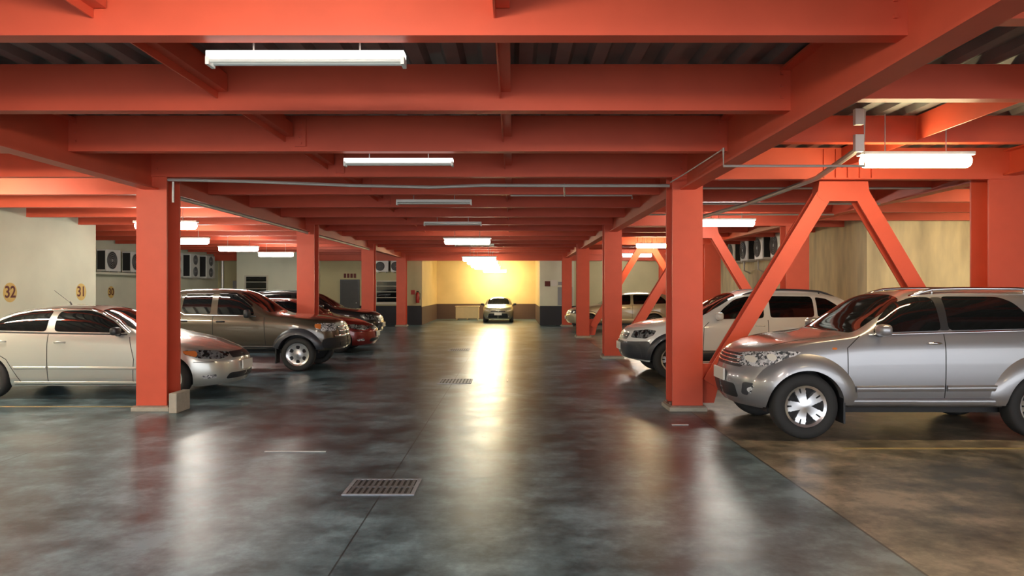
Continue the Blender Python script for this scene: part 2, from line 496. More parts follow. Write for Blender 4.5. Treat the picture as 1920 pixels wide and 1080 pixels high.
# chevron braces in the right bays
def chevron(y, label):
    r = empty('chevron_brace', (0, y, 0), label, 'brace', 'chevron braces between right-hand columns')
    ax = 4.50; zt = AB-0.04
    xl, xr = GX['right']+0.21, GX['far_right']-0.28
    # gusset plate
    bm = bmesh.new()
    g = [(ax-0.33, zt), (ax+0.33, zt), (ax+0.36, zt-0.20), (ax+0.27, zt-0.27), (ax-0.27, zt-0.27), (ax-0.36, zt-0.20)]
    for yy in (-0.11, 0.11):
        pass
    f0 = [bm.verts.new((a, -0.10, b)) for a, b in g]; f1 = [bm.verts.new((a, 0.10, b)) for a, b in g]
    bm.faces.new(f0); bm.faces.new(f1[::-1])
    for i in range(6): bm.faces.new((f0[i], f1[i], f1[(i+1) % 6], f0[(i+1) % 6]))
    finish('gusset_plate', bm, M['red'], r)
    for (xa, za, xb, zb) in ((ax-0.24, zt-0.15, xl+0.12, 0.36), (ax+0.24, zt-0.15, xr-0.12, 0.36)):
        bm = bmesh.new()
        slab(bm, (xa, -0.085, za), (xb, -0.085, zb), 0.21, 0.02)
        slab(bm, (xa, 0.085, za), (xb, 0.085, zb), 0.21, 0.02)
        slab(bm, (xa, 0, za), (xb, 0, zb), 0.02, 0.15)
        slab(bm, (xa, 0, za), (xb, 0, zb), 0.10, 0.145)
        finish('diagonal', bm, M['red'], r)
        s = 1 if xb > ax else -1
        bm = bmesh.new(); xe = xl if s < 0 else xr
        g2 = [(xe, 0.08), (xe, 0.62), (xe-s*0.34, 0.62), (xe-s*0.20, 0.08)]
        f0 = [bm.verts.new((a, -0.012, b)) for a, b in g2]; f1 = [bm.verts.new((a, 0.012, b)) for a, b in g2]
        bm.faces.new(f0); bm.faces.new(f1[::-1])
        for i in range(4): bm.faces.new((f0[i], f1[i], f1[(i+1) % 4], f0[(i+1) % 4]))
        finish('foot_plate', bm, M['red'], r)
for i, y in enumerate(CY[:3]):
    chevron(y, 'orange-red inverted V steel brace in the right bays, %s from the camera' % ORD[i])

# ------------------------------------------------------------------ lamps
def lamp(x, y, z, state, label, group, tubemat=None):
    """state: 'lit' wraparound diffuser, 'batten' open twin-tube fitting"""
    r = empty('fluorescent_lamp', (x, y, z), label, 'lamp', group)
    top = DECK - z
    if state == 'lit':
        hw = 0.095 if tubemat in (M['lit_far'], M['lit_yellow']) else 0.06
        bm = bmesh.new(); box(bm, -0.60-hw*0.3, 0.60+hw*0.3, -hw, hw, 0.03, 0.07, bev=0.008); finish('housing', bm, M['white_metal'], r)
        bm = bmesh.new(); n = 14
        pr = [(0.0, -0.60)] + [(0.072*math.sin(PI/2*i/5), -0.60+0.05*(1-math.cos(PI/2*i/5))) for i in range(1, 6)]
        pr += [(a, -b) for a, b in pr[::-1]]
        pr[0] = (0.004, -0.6); pr[-1] = (0.004, 0.6)
        lathe(bm, pr, 20, 'x', (0, 0, -0.03 if hw < 0.08 else -0.045))
        finish('diffuser', bm, tubemat or M['lit'], r, smooth=True)
    else:
        bm = bmesh.new()
        box(bm, -0.61, 0.61, -0.05, 0.05, 0.022, 0.065, bev=0.006)
        finish('housing', bm, M['housing_glow'] if state == 'glow' else M['white_metal'], r)
        for s in (-1, 1):
            bm = bmesh.new(); lathe(bm, [(0.012, -0.59), (0.012, 0.59)], 12, 'x', (0, s*0.03, 0.004)); finish('tube', bm, tubemat or M['unlit'], r, smooth='angle')
            bm = bmesh.new(); box(bm, s*0.60-0.012, s*0.60+0.012, -0.052, 0.052, -0.022, 0.028, bev=0.004); finish('end_cap', bm, M['white_metal'], r)
    for s in (-1, 1):
        bm = bmesh.new(); tube(bm, [(s*0.33, 0, 0.06), (s*0.33, 0, top)], 0.006, 6); finish('hanger', bm, M['galv'], r)
    return r
LX = -1.28
lamp(LX, 4.47, CAMH+1.40, 'glow', 'white twin-tube lamp over the aisle, largest and nearest', 'aisle lamps')
lamp(LX, 8.07, CAMH+1.39, 'glow', 'white twin-tube lamp over the aisle, second from the camera', 'aisle lamps')
lamp(LX, 11.67, CAMH+1.375, 'off', 'unlit white twin-tube lamp over the aisle, third from the camera', 'aisle lamps')
lamp(LX, 15.27, CAMH+1.35, 'off', 'unlit twin-tube lamp over the aisle, fourth from the camera', 'aisle lamps')
lamp(-1.20, 18.87, CAMH+1.27, 'lit', 'glowing lamp over the aisle, nearest of the lit ones', 'aisle lamps', M['lit_far'])
lamp(-1.20, 22.4, CAMH+1.33, 'off', 'unlit lamp over the aisle between the lit ones', 'aisle lamps')
for q, (yy, bb) in enumerate(((26.0, 1.10), (28.6, 1.06), (31.2, 1.02), (34.0, 1.02))):
    lamp(-1.22, yy, CAMH+bb, 'lit', 'glowing lamp in the merging row at the far end, %s from the front' % ORD[q], 'far lit aisle lamps', M['lit_far'])
lamp(-0.95, 37.5, CAMH+0.95, 'lit', 'yellow glowing lamp closest to the yellow end wall', 'lamps', M['lit_yellow'])
for i, (xx, yy, bb) in enumerate(((-6.75, 14.0, 1.25), (-8.2, 18.0, 1.21), (-8.35, 21.9, 1.23), (-8.2, 24.9, 1.20))):
    lamp(xx, yy, CAMH+bb, 'lit', 'glowing white lamp over the left bays, %s from the camera' % ORD[i], 'left bay lamps')
for i, (xx, yy, bb) in enumerate(((4.36, 7.8, 1.41), (4.50, 15.2, 1.41), (4.58, 23.3, 1.41), (5.1, 29.6, 1.39))):
    lamp(xx, yy, CAMH+bb, 'lit', ['big warm glowing lamp over the right bays, nearest and largest', 'glowing white lamp over the right bays just past the first column', 'warm glowing lamp over the right bays beside the second column', 'small glowing lamp over the right bays, farthest'][i], 'right bay lamps', [M['lit_warm'], M['lit'], M['lit_warm'], M['lit']][i])
# rows carried on unseen; aisle and left lamps shifted to light beam and column
M['lit_strong'] = emit('lit_tube_strong', (1.0, 0.90, 0.74), LIT*1.7)
M['lit_left'] = emit('lit_tube_left', (1.0, 0.88, 0.66), LIT*3.0)
M['warm_soft'] = emit('lit_tube_warm_soft', WARM_LIGHT, LIT*0.4)
for xx, yy, k, lab in ((LX, 2.1, 'lit_strong', 'glowing aisle lamp just above the camera'), (LX, -2.7, 'lit', 'glowing aisle lamp behind the camera'), (-8.6, 9.9, 'lit_left', 'glowing lamp over the left bays beside the first left column, outside the picture'),
                       (-6.3, 4.9, 'lit_left', 'glowing lamp over the left bays close to the camera, outside the picture'), (-7.6, -0.5, 'lit', 'glowing lamp over the left bays behind the camera'),
                       (4.4, 0.4, 'warm_soft', 'warm glowing lamp over the right bays behind the camera'), (9.3, 11.6, 'lit_warm', 'added warm fill lamp near the right wall, outside the picture'), (11.5, 14.5, 'lit_warm', 'added warm fill lamp over the far right corner, outside the picture')):  # right wall pair added out of view to brighten the tan wall
    lamp(xx, yy, CAMH+1.38, 'lit', lab, 'lamps outside the picture', M[k])

# ------------------------------------------------------------------ conduits
def pipe(name, pts, r, m, label, cat='pipe', group=None, clips=()):
    bm = bmesh.new(); tube(bm, pts, r)
    o = finish(name, bm, m, None, smooth='angle')
    return tag(o, label, cat, group)
pipe('conduit', [(-4.66, 9.72, CAMH+1.47), (-3.6, 9.74, CAMH+1.45), (-2.2, 9.78, CAMH+1.40), (-1.1, 9.8, CAMH+1.38), (-0.4, 9.8, CAMH+1.405), (1.0, 9.8, CAMH+1.40), (2.13, 9.8, CAMH+1.40)], 0.022, M['galv'], 'long pale conduit crossing the aisle ceiling between the first columns')
pipe('conduit', [(-4.58, 9.7, CAMH+1.44), (-4.58, 9.7, CAMH+1.16)], 0.018, M['galv'], 'short upright conduit beside the top of the first left column')
pipe('conduit', [(-0.04, 11.5, CAMH+1.486), (1.9, 11.5, CAMH+1.486), (1.9, 11.5, CAMH+1.43)], 0.014, M['galv'], 'thin conduit across the ceiling in the middle distance')
pipe('conduit', [(0.7, 9.84, CAMH+1.42), (0.82, 11.42, CAMH+1.47)], 0.014, M['galv'], 'short branch conduit off the long crossing conduit')
pipe('cable', [(2.12, 9.68, CAMH+1.43), (2.20, 9.2, CAMH+1.47), (2.215, 7.6, CAMH+1.47)], 0.009, M['galv'], 'thin cable along the side of the right girder by the first column', 'cable')
pipe('conduit', [(2.215, 7.58, CAMH+1.48), (2.215, 7.58, CAMH+1.29), (3.70, 7.58, CAMH+1.29), (3.70, 7.58, DECK-0.005)], 0.014, M['galv'], 'bent pale conduit hanging under the right girder and reaching up beside the big lamp')
pipe('cable_tray', [(3.84, 8.02, CAMH+1.55), (3.88, 9.2, CAMH+1.41), (3.95, 12.2, CAMH+1.43), (3.7, 14.85, CAMH+1.42)], 0.035, M['galv'], 'thick grey pipe running back from the junction boxes over the right bays')
for z0, z1, nm in ((1.72, 1.89, 'upper'), (1.44, 1.62, 'lower')):
    bm = bmesh.new(); box(bm, 3.59, 3.683, 7.55, 7.61, CAMH+z0, CAMH+z1, bev=0.006)
    tag(finish('junction_box', bm, M['white_metal']), '%s white junction box beside the bent conduit' % nm, 'junction box', 'white junction boxes')
pipe('conduit', [(-4.80, 10.2, CAMH+1.298), (-4.80, 16.8, CAMH+1.298)], 0.03, M['galv'], 'grey pipe under the left girder between the first and second columns')
pipe('conduit', [(-4.80, 17.4, CAMH+1.298), (-4.80, 24.0, CAMH+1.298)], 0.03, M['galv'], 'grey pipe under the left girder beyond the second column')
for k, (yy, x0, x1) in enumerate(((11.2, 2.5, 6.5), (12.75, 2.5, 6.5), (14.6, 2.5, 6.5))):
    pipe('conduit', [(x0, yy, CAMH+1.50+0.06*(k==0)), (x1, yy, CAMH+1.50+0.06*(k==0))], 0.018, M['galv'], 'pale pipe across the right bay ceiling, %s behind the first brace' % ORD[k], 'pipe', 'pipes across the right bays')

# ------------------------------------------------------------------ air conditioning units
def ac_unit(name_loc, rz, label, group, fans=1, h=0.7, wdt=0.85):
    r = empty('air_conditioner', name_loc, label, 'air conditioner', group, rz)
    d = 0.32
    bm = bmesh.new(); box(bm, -wdt/2, wdt/2, -d/2, d/2, 0, h, bev=0.015); finish('casing', bm, M['white_metal'], r)
    for k in range(fans):
        zc = h*(k+0.5)/fans; R = min(h/fans, wdt)*0.40; cx = -wdt*0.12 if fans == 1 else 0
        bm = bmesh.new()
        lathe(bm, [(R, -d/2-0.012), (R, -d/2+0.01)], 28, 'y', (cx, 0, zc), 0)
        lathe(bm, [(R*0.18, -d/2-0.02), (R*0.18, -d/2-0.012)], 14, 'y', (cx, 0, zc), 1)
        for rr in (1.0, 0.78, 0.56, 0.36):
            lathe(bm, [(R*rr, -d/2-0.014), (R*rr+0.008, -d/2-0.02), (R*rr, -d/2-0.026), (R*rr-0.008, -d/2-0.02)], 28, 'y', (cx, 0, zc), 1, closed=True)
        finish('fan_grille', bm, [M['dark'], M['grey_plastic']], r)
    bm = bmesh.new()
    for sx in (-1, 1):
        bm = bmesh.new()
        box(bm, sx*(wdt/2+0.002)-0.004, sx*(wdt/2+0.002)+0.004, -d/2+0.04, d/2-0.03, 0.05, h-0.05)
        for q in range(10):
            zz = 0.07+q*(h-0.14)/9
            box(bm, sx*(wdt/2+0.007)-0.004, sx*(wdt/2+0.007)+0.004, -d/2+0.04, d/2-0.03, zz, zz+0.012)
        finish('coil_side', bm, M['dark'], r)
    bm = bmesh.new()
    for sx in (-0.3, 0.3): box(bm, sx*wdt-0.02, sx*wdt+0.02, -d/2, d/2+0.13, -0.035, 0)
    finish('bracket', bm, M['galv'], r)
    return r
for i in range(6):
    tall = i >= 3
    ac_unit((-13.11, 23.35+1.5*i, 2.21 if not tall else 2.10), PI/2, ['white condenser unit with one round fan on the ledge, nearest on the left recess wall', 'white single-fan condenser unit, second on the left recess wall', 'white single-fan condenser unit, third on the left recess wall', 'tall two-fan condenser unit, hidden one behind the first left column', 'tall two-fan condenser unit right of the first left column', 'tall two-fan condenser unit, farthest on the left recess wall'][i], 'condenser units on the left recess wall', 2 if tall else 1, 0.95 if tall else 0.7)
for i, yy in enumerate((22.3, 23.8, 25.3, 26.8)):
    ac_unit((8.27, yy, 2.62), -PI/2, 'white condenser unit high on the right wall behind the braces, %s from the camera' % ORD[i], 'condenser units on the right wall', 1, 0.75, 0.8)
for i, yy in enumerate((21.7, 23.05, 24.55, 26.05)):
    pipe('conduit', [(8.58, yy, 3.42), (8.36, yy, 3.3), (8.36, yy, 2.3), (8.58, yy, 2.2)], 0.03, M['galv'], 'grey riser pipe among the right wall condensers, %s from the camera' % ORD[i], 'pipe', 'riser pipes on the right wall')
for i, xx in enumerate((-5.9, -5.2)):
    ac_unit((xx, 32.5, 2.40), 0, ['left', 'right'][i]+' one of two condenser units above the far window', 'condenser units above the far window', 1, 0.5, 0.6)

# ------------------------------------------------------------------ far windows, door, fittings
def window(name, x0, x1, z0, z1, y, nbar):
    r = bpy.data.objects.new(name, None); col.objects.link(r); r.location = ((x0+x1)/2, y, z0); r['kind'] = 'structure'
    wdt, h = x1-x0, z1-z0
    bm = bmesh.new()
    for a, b, c, d in ((-wdt/2, -wdt/2+0.06, 0, h), (wdt/2-0.06, wdt/2, 0, h), (-wdt/2+0.06, wdt/2-0.06, 0, 0.06), (-wdt/2+0.06, wdt/2-0.06, h-0.06, h)):
        box(bm, a, b, -0.05, 0.0, c, d)
    for q in range(nbar):
        zz = h*(q+1)/(nbar+1); box(bm, -wdt/2+0.06, wdt/2-0.06, -0.04, -0.012, zz-0.012, zz+0.012)
    finish('window_frame', bm, M['frame'], r)
    bm = bmesh.new(); box(bm, -wdt/2+0.06, wdt/2-0.06, -0.011, -0.001, 0.06, h-0.06); finish('pane', bm, M['glass'], r)
    bm = bmesh.new(); box(bm, -wdt/2-0.05, wdt/2+0.05, -0.12, 0.0, -0.06, 0.0); finish('window_sill', bm, M['frame'], r)
window('window_1', -6.25, -5.2, 0.98, 2.02, 32.7, 3)
window('window_2', -11.55, -10.55, 1.35, 2.22, 31.0, 2)
r = bpy.data.objects.new('door_1', None); col.objects.link(r); r.location = (-7.4, 32.7, 0); r['kind'] = 'structure'
bm = bmesh.new(); box(bm, -0.38, 0.38, -0.05, -0.001, 0, 2.0); finish('door_leaf', bm, M['door'], r)
bm = bmesh.new()
for a, b, c, d in ((-0.44, -0.38, 0, 2.06), (0.38, 0.44, 0, 2.06), (-0.38, 0.38, 2.0, 2.06)): box(bm, a, b, -0.07, -0.001, c, d)
finish('door_frame', bm, M['black_plastic'], r)
bm = bmesh.new(); lathe(bm, [(0.02, -0.11), (0.03, -0.07), (0.012, -0.05)], 10, 'y', (0.3, 0, 1.0)); finish('door_handle', bm, M['chrome'], r)
bm = bmesh.new()
for q in range(4): box(bm, -7.68+q*0.15, -7.58+q*0.15, 32.66, 32.699, 2.13, 2.33)
tag(finish('door_sign', bm, M['number_red']), 'small dark red lettering blocks above the far dark door', 'sign')
# counter at the end wall
r = empty('counter', (-2.38, 37.6, 0), 'pale wooden counter standing against the end wall beside the far car', 'counter')
bm = bmesh.new(); box(bm, -0.60, 0.60, -0.25, 0.25, 0.10, 0.70, bev=0.01); finish('body', bm, M['wood'], r)
bm = bmesh.new(); box(bm, -0.63, 0.63, -0.28, 0.28, 0.70, 0.74, bev=0.008); finish('worktop', bm, M['wood'], r)
for sx in (-0.54, 0, 0.54):
    bm = bmesh.new(); box(bm, sx-0.03, sx+0.03, -0.2, 0.2, 0, 0.10); finish('leg', bm, M['wood'], r)
# extinguisher and sign
r = empty('fire_extinguisher', (-4.32, 32.56, 1.0), 'red fire extinguisher hanging on the wall left of the yellow end wall', 'fire extinguisher')
bm = bmesh.new(); lathe(bm, [(0.07, 0), (0.085, 0.03), (0.085, 0.38), (0.05, 0.46), (0.02, 0.49)], 16); finish('cylinder', bm, M['ext_red'], r, smooth='angle')
bm = bmesh.new(); box(bm, -0.05, 0.05, -0.02, 0.02, 0.49, 0.54); tube(bm, [(0.04, 0, 0.5), (0.12, -0.02, 0.42), (0.11, -0.02, 0.15)], 0.012); finish('valve', bm, M['dark'], r)
bm = bmesh.new(); box(bm, -0.03, 0.03, 0.07, 0.14, 0.2, 0.3); finish('bracket', bm, M['dark'], r)
bm = bmesh.new(); box(bm, -4.63, -4.45, 32.67, 32.699, 1.38, 1.58); tag(finish('wall_sign', bm, M['ext_red']), 'small red sign on the wall left of the fire extinguisher', 'sign')
# notices on the right pier
for (x0, x1, z0, z1, m, lab) in ((1.42, 1.66, 1.75, 1.98, M['number_red'], 'small dark notice on the pale pier right of the end wall'), (1.68, 1.98, 1.76, 2.03, M['plate'], 'white notice on the pale pier beside the dark notice'), (2.02, 2.50, 1.80, 1.95, M['grey_plastic'], 'grey strip notice on the pale pier, rightmost of three')):
    bm = bmesh.new(); box(bm, x0, x1, 32.225, 32.249, z0, z1); tag(finish('notice', bm, m), lab, 'notice')
bm = bmesh.new(); box(bm, 2.0, 2.65, 32.215, 32.249, 0.9, 1.72, bev=0.01)
for q in range(5): box(bm, 2.06, 2.59, 32.205, 32.216, 1.0+q*0.14, 1.06+q*0.14)
tag(finish('wall_cabinet', bm, M['grey_plastic']), 'grey cabinet fixed low on the pale pier beside the far right columns', 'cabinet')
pipe('downpipe', [(7.0, 32.3, 0.0), (7.0, 32.3, 3.1)], 0.07, M['dark'], 'dark downpipe on the far wall behind the beige car', 'pipe')
pipe('downpipe', [(-13.1, 32.45, 0.0), (-13.1, 32.45, 3.1)], 0.07, M['galv'], 'grey downpipe in the far left corner', 'pipe')
bm = bmesh.new(); box(bm, -12.6, -12.0, 32.35, 32.699, 1.5, 2.0, bev=0.02)
tag(finish('wall_box', bm, M['grey_plastic']), 'grey service box on the far left wall beside the pale block', 'box')

# bay numbers painted in yellow ovals on the left walls
for body, x, y, z, lab in (('32', -10.2, 14.6, 1.57, 'maroon number 32 in a yellow oval, nearest on the cream left wall'), ('31', -10.2, 17.0, 1.57, 'maroon number 31 in a yellow oval near the end of the cream left wall'), ('30', -13.4, 24.0, 1.53, 'maroon number 30 in a yellow oval under the ledge')):
    r = empty('bay_number', (x, y, z), lab, 'bay number', 'painted bay numbers')
    bm = bmesh.new(); lathe(bm, [(0.20, 0.0), (0.20, 0.003)], 36, 'x'); o = finish('oval', bm, M['number_yellow'], r)
    text_mesh('digits', body, 0.33, M['number_red'], r, (0.005, 0, 0), (PI/2, 0, PI/2))

# ------------------------------------------------------------------ things on the floor
def drain(x, y, wx, wy, label, nb=9):
    r = empty('drain_grate', (x, y, 0), label, 'drain', 'floor drains')
    bm = bmesh.new(); box(bm, -wx/2, wx/2, -wy/2, wy/2, 0.0005, 0.003); finish('pit', bm, M['dark'], r)
    bm = bmesh.new()
    for a, b, c, d in ((-wx/2-0.03, wx/2+0.03, -wy/2-0.03, -wy/2), (-wx/2-0.03, wx/2+0.03, wy/2, wy/2+0.03), (-wx/2-0.03, -wx/2, -wy/2, wy/2), (wx/2, wx/2+0.03, -wy/2, wy/2)):
        box(bm, a, b, c, d, 0.0005, 0.008)
    finish('rim', bm, M['rim_iron'], r)
    bm = bmesh.new()
    for q in range(nb):
        xx = -wx/2+wx*(q+0.5)/nb; box(bm, xx-wx/nb*0.27, xx+wx/nb*0.27, -wy/2, wy/2, 0.003, 0.007)
    box(bm, -wx/2, wx/2, -0.02, 0.02, 0.003, 0.0075)
    finish('bars', bm, M['grate'], r)
drain(-1.08, 5.98, 0.52, 0.42, 'iron drain grate in the floor, nearest to the camera', 11)
drain(-1.02, 12.8, 0.52, 0.62, 'iron drain grate in the floor in the middle distance')
drain(-1.45, 19.4, 0.5, 0.6, 'iron drain grate far down the aisle floor')
for x, y, sx, sy, lab in ((2.02, 8.72, 0.20, 0.05, 'small pale metal strip in the floor near the first right column'), (-2.2, 7.28, 0.62, 0.03, 'pale metal edge strip in the floor right of the first left column'), (-0.1, 12.9, 0.02, 0.35, 'thin dark bar in the floor beside the middle drain')):
    bm = bmesh.new(); box(bm, x-sx/2, x+sx/2, y-sy/2, y+sy/2, 0.0005, 0.008); tag(finish('floor_strip', bm, M['galv']), lab, 'strip')
def bay_line(x0, x1, y, lab):
    bm = bmesh.new(); box(bm, x0, x1, y-0.035, y+0.035, 0.0004, 0.002); tag(finish('bay_line', bm, M['yellow_mark']), lab, 'painted line', 'faded yellow bay lines')
bay_line(3.4, 9.0, 7.42, 'faded yellow bay line in front of the near silver car on the right')
bay_line(3.4, 8.5, 11.6, 'faded yellow bay line between the silver and white cars')
bay_line(-10.1, -5.2, 10.05, 'faded yellow bay line in front of the silver sedan')
bay_line(-10.1, -5.2, 13.3, 'faded yellow bay line between the sedan and the pickup')
# concrete kerb block by the first left column
bm = bmesh.new(); box(bm, -4.545, -4.44, 9.50, 9.90, 0, 0.265, bev=0.010)
tag(finish('concrete_block', bm, M['concrete']), 'grey concrete block lying right of the first left column', 'concrete block')

# ------------------------------------------------------------------ cars
def pchip(pts):
    xs = [p[0] for p in pts]; ys = [p[1] for p in pts]; n = len(xs)
    h = [xs[i+1]-xs[i] for i in range(n-1)]; d = [(ys[i+1]-ys[i])/h[i] for i in range(n-1)]
    m = [0]*n
    if n == 2: m = [d[0], d[0]]
    else:
        m[0], m[-1] = d[0], d[-1]
        for i in range(1, n-1):
            if d[i-1]*d[i] <= 0: m[i] = 0
            else:
                w1, w2 = 2*h[i]+h[i-1], h[i]+2*h[i-1]
                m[i] = (w1+w2)/(w1/d[i-1]+w2/d[i])
    def f(x):
        if x <= xs[0]: return ys[0]
        if x >= xs[-1]: return ys[-1]
        i = 0
        while xs[i+1] < x: i += 1
        t = (x-xs[i])/h[i]
        return (1+2*t)*(1-t)**2*ys[i]+t*(1-t)**2*h[i]*m[i]+t*t*(3-2*t)*ys[i+1]+t*t*(t-1)*h[i]*m[i+1]
    return f

def smooth01(t): t = max(0, min(1, t)); return t*t*(3-2*t)

class Car:
    """u runs from the nose (0) to the tail (L); the local x axis points forward, z up"""
    def __init__(s, sp, paint, root):
        s.sp, s.paint, s.root = sp, paint, root
        s.L, s.W = sp['L'], sp['W']/2
        s.zt, s.zb, s.zl, s.nn = pchip(sp['top']), pchip(sp['belt']), pchip(sp['low']), pchip(sp['n'])
        s.lean_f, s.lean_r = pchip(sp['lean_f']), pchip(sp['lean_r'])
        s.body()
    def halfw(s, u):
        rf, rr = s.sp.get('rf', 0.60), s.sp.get('rr', 0.5); p = s.sp.get('p', 2.5)
        wv = s.W
        if u < rf: wv *= max(0.0, 1-(1-u/rf)**p)**(1/p)*0.97+0.03
        if u > s.L-rr: wv *= max(0.0, 1-(1-(s.L-u)/rr)**3)**(1/3)*0.97+0.03
        # slight taper in plan
        wv *= 1-0.05*smooth01((0.9-u)/0.9)-0.03*smooth01((u-(s.L-0.9))/0.9)
        return wv
    def deform(s, u, y, z):
        wf = smooth01(1-u/0.9); wr = smooth01(1-(s.L-u)/0.9)
        uu = u+wf*s.lean_f(z)-wr*s.lean_r(z)
        return Vector((s.L/2-uu, y, z))
    def section(s, u):
        zt, zb, zl, n, W = s.zt(u), s.zb(u), s.zl(u), s.nn(u), s.halfw(u)
        zb = min(zb, zt-0.03)
        g = s.gf
        pts = [(0, zl+0.02), (W*0.55, zl+0.01), (W*0.84, zl)]
        K = 12
        for k in range(K+1):
            t = k/K; pts.append((W*g(t), zl+(zb-zl)*t))
        Wb = W*g(1.0); J = 18; T = s.sp['tumble']
        for j in range(1, J+1):
            th = PI/2*j/J
            v = math.sin(th)**(2/n); yy = Wb*math.cos(th)**(2/n) if j < J else 0
            yy = max(0, yy-T*(zt-zb)*v*(min(1, yy/(Wb*0.5)) if Wb > 0 else 0))
            pts.append((yy, zb+(zt-zb)*v))
        return pts
    def body(s):
        s.gf = pchip([(0, 0.90), (0.06, 0.95), (0.2, 0.985), (0.45, 1.0), (0.72, 0.995), (0.86, 0.985), (1, 0.945)])
        us = []
        n1 = 16
        for i in range(n1): us.append(0.60*(1-math.cos(PI/2*i/n1)))
        n2 = int((s.L-1.1)/0.05)
        for i in range(n2+1): us.append(0.60+(s.L-1.1)*i/n2)
        for i in range(1, n1+1): us.append(s.L-0.5+0.5*math.sin(PI/2*i/n1))
        bm = bmesh.new(); rings = []
        for u in us:
            sec = s.section(u)
            full = sec+[(-y, z) for y, z in sec[-2:0:-1]]
            rings.append([bm.verts.new(s.deform(u, y, z)) for y, z in full])
        N = len(rings[0])
        for a, b in zip(rings, rings[1:]):
            for i in range(N): bm.faces.new((a[i], a[(i+1) % N], b[(i+1) % N], b[i]))
        bm.faces.new(rings[0]); bm.faces.new(rings[-1][::-1])
        bmesh.ops.recalc_face_normals(bm, faces=bm.faces)
        s.bvh = BVHTree.FromBMesh(bm)
        o = finish('body', bm, s.paint, None, recalc=False)
        # wheel openings
        cb = bmesh.new()
        Ra = s.sp['arch']
        for uw in s.sp['wheels']:
            for sy in (-1, 1):
                y0, y1 = sorted((sy*(s.W-0.30), sy*(s.W+0.2)))
                prof = [(Ra*0.86, y0), (Ra, y0+0.1) if sy > 0 else (Ra, y0)] if False else [(Ra, y0), (Ra, y1)]
                lathe(cb, prof, 40, 'y', (s.L/2-uw, 0, s.sp['tr']+s.sp.get('arch_up', 0.0)))
        cut = finish('cut', cb, M['black_plastic'])
        bpy.context.view_layer.update()
        md = o.modifiers.new('arches', 'BOOLEAN'); md.operation = 'DIFFERENCE'; md.object = cut; md.solver = 'EXACT'
        try: md.material_mode = 'TRANSFER'
        except Exception: pass
        me = bpy.data.meshes.new_from_object(o.evaluated_get(bpy.context.evaluated_depsgraph_get()))
        o.modifiers.clear(); o.data = me; me.name = 'body'
        bpy.data.objects.remove(cut)
        for p in me.polygons: p.use_smooth = True
        me.set_sharp_from_angle(angle=math.radians(40))
        o.parent = s.root; s.body_obj = o
    # --- projecting onto the body
    def hit(s, a, b, axis, sgn):
        if axis == 'side': org, d = Vector((s.L/2-a, sgn*3, b)), Vector((0, -sgn, 0))
        elif axis == 'front': org, d = Vector((5, a, b)), Vector((-1, 0, 0))
        elif axis == 'rear': org, d = Vector((-5, a, b)), Vector((1, 0, 0))
        else: org, d = Vector((s.L/2-a, b, 4)), Vector((0, 0, -1))
        loc, nrm, i, dist = s.bvh.ray_cast(org, d)
        if loc is None: return None, None
        if nrm.dot(d) > 0: nrm = -nrm
        return loc, nrm
    def patch(s, name, outline, axis, m, sgn=1, off=0.004, parent=None, rings=7, resample=64):
        pts = outline
        if resample:
            per = [0]; n = len(pts)
            for i in range(n): per.append(per[-1]+math.dist(pts[i], pts[(i+1) % n]))
            out = []
            for k in range(resample):
                t = per[-1]*k/resample; i = 0
                while per[i+1] < t: i += 1
                f = (t-per[i])/(per[i+1]-per[i]+1e-9)
                a, b = pts[i], pts[(i+1) % n]
                out.append((a[0]+(b[0]-a[0])*f, a[1]+(b[1]-a[1])*f))
            # round the corners a little
            for _ in range(2):
                out = [((out[i-1][0]+2*out[i][0]+out[(i+1) % len(out)][0])/4, (out[i-1][1]+2*out[i][1]+out[(i+1) % len(out)][1])/4) for i in range(len(out))]
            pts = out
        cx = sum(p[0] for p in pts)/len(pts); cy = sum(p[1] for p in pts)/len(pts)
        bm = bmesh.new(); R = []
        def vert(a, b, o_):
            loc, nr = s.hit(a, b, axis, sgn)
            if loc is None: return None
            return bm.verts.new(loc+nr*o_)
        c = vert(cx, cy, off)
        if c is None: bm.free(); return None
        for k in range(1, rings+1):
            f = k/rings
            R.append([vert(cx+(p[0]-cx)*f, cy+(p[1]-cy)*f, off) for p in pts])
        R.append([vert(cx+(p[0]-cx)*1.0, cy+(p[1]-cy)*1.0, -0.01) for p in pts])
        n = len(pts)
        def face(vs_):
            if any(v is None for v in vs_): return
            try: bm.faces.new(vs_)
            except ValueError: pass
        for i in range(n): face((c, R[0][i], R[0][(i+1) % n]))
        for a, b in zip(R, R[1:]):
            for i in range(n): face((a[i], b[i], b[(i+1) % n], a[(i+1) % n]))
        return finish(name, bm, m, parent or s.root, smooth='angle')
    def strip(s, name, line, width, axis, m, sgn=1, off=0.004, parent=None, step=0.03):
        pts = []
        for a, b in zip(line, line[1:]):
            k = max(1, int(math.dist(a, b)/step))
            for i in range(k): pts.append((a[0]+(b[0]-a[0])*i/k, a[1]+(b[1]-a[1])*i/k))
        pts.append(line[-1])
        bm = bmesh.new(); rows = []
        for i, p in enumerate(pts):
            q0, q1 = pts[max(0, i-1)], pts[min(len(pts)-1, i+1)]
            dx, dy = q1[0]-q0[0], q1[1]-q0[1]; l = math.hypot(dx, dy) or 1
            nx, ny = -dy/l*width/2, dx/l*width/2
            row = []
            for k, (w_, o_) in enumerate(((-1, -0.006), (-0.9, off), (0, off*1.15), (0.9, off), (1, -0.006))):
                loc, nr = s.hit(p[0]+nx*w_, p[1]+ny*w_, axis, sgn)
                row.append(None if loc is None else bm.verts.new(loc+nr*o_))
            rows.append(row)
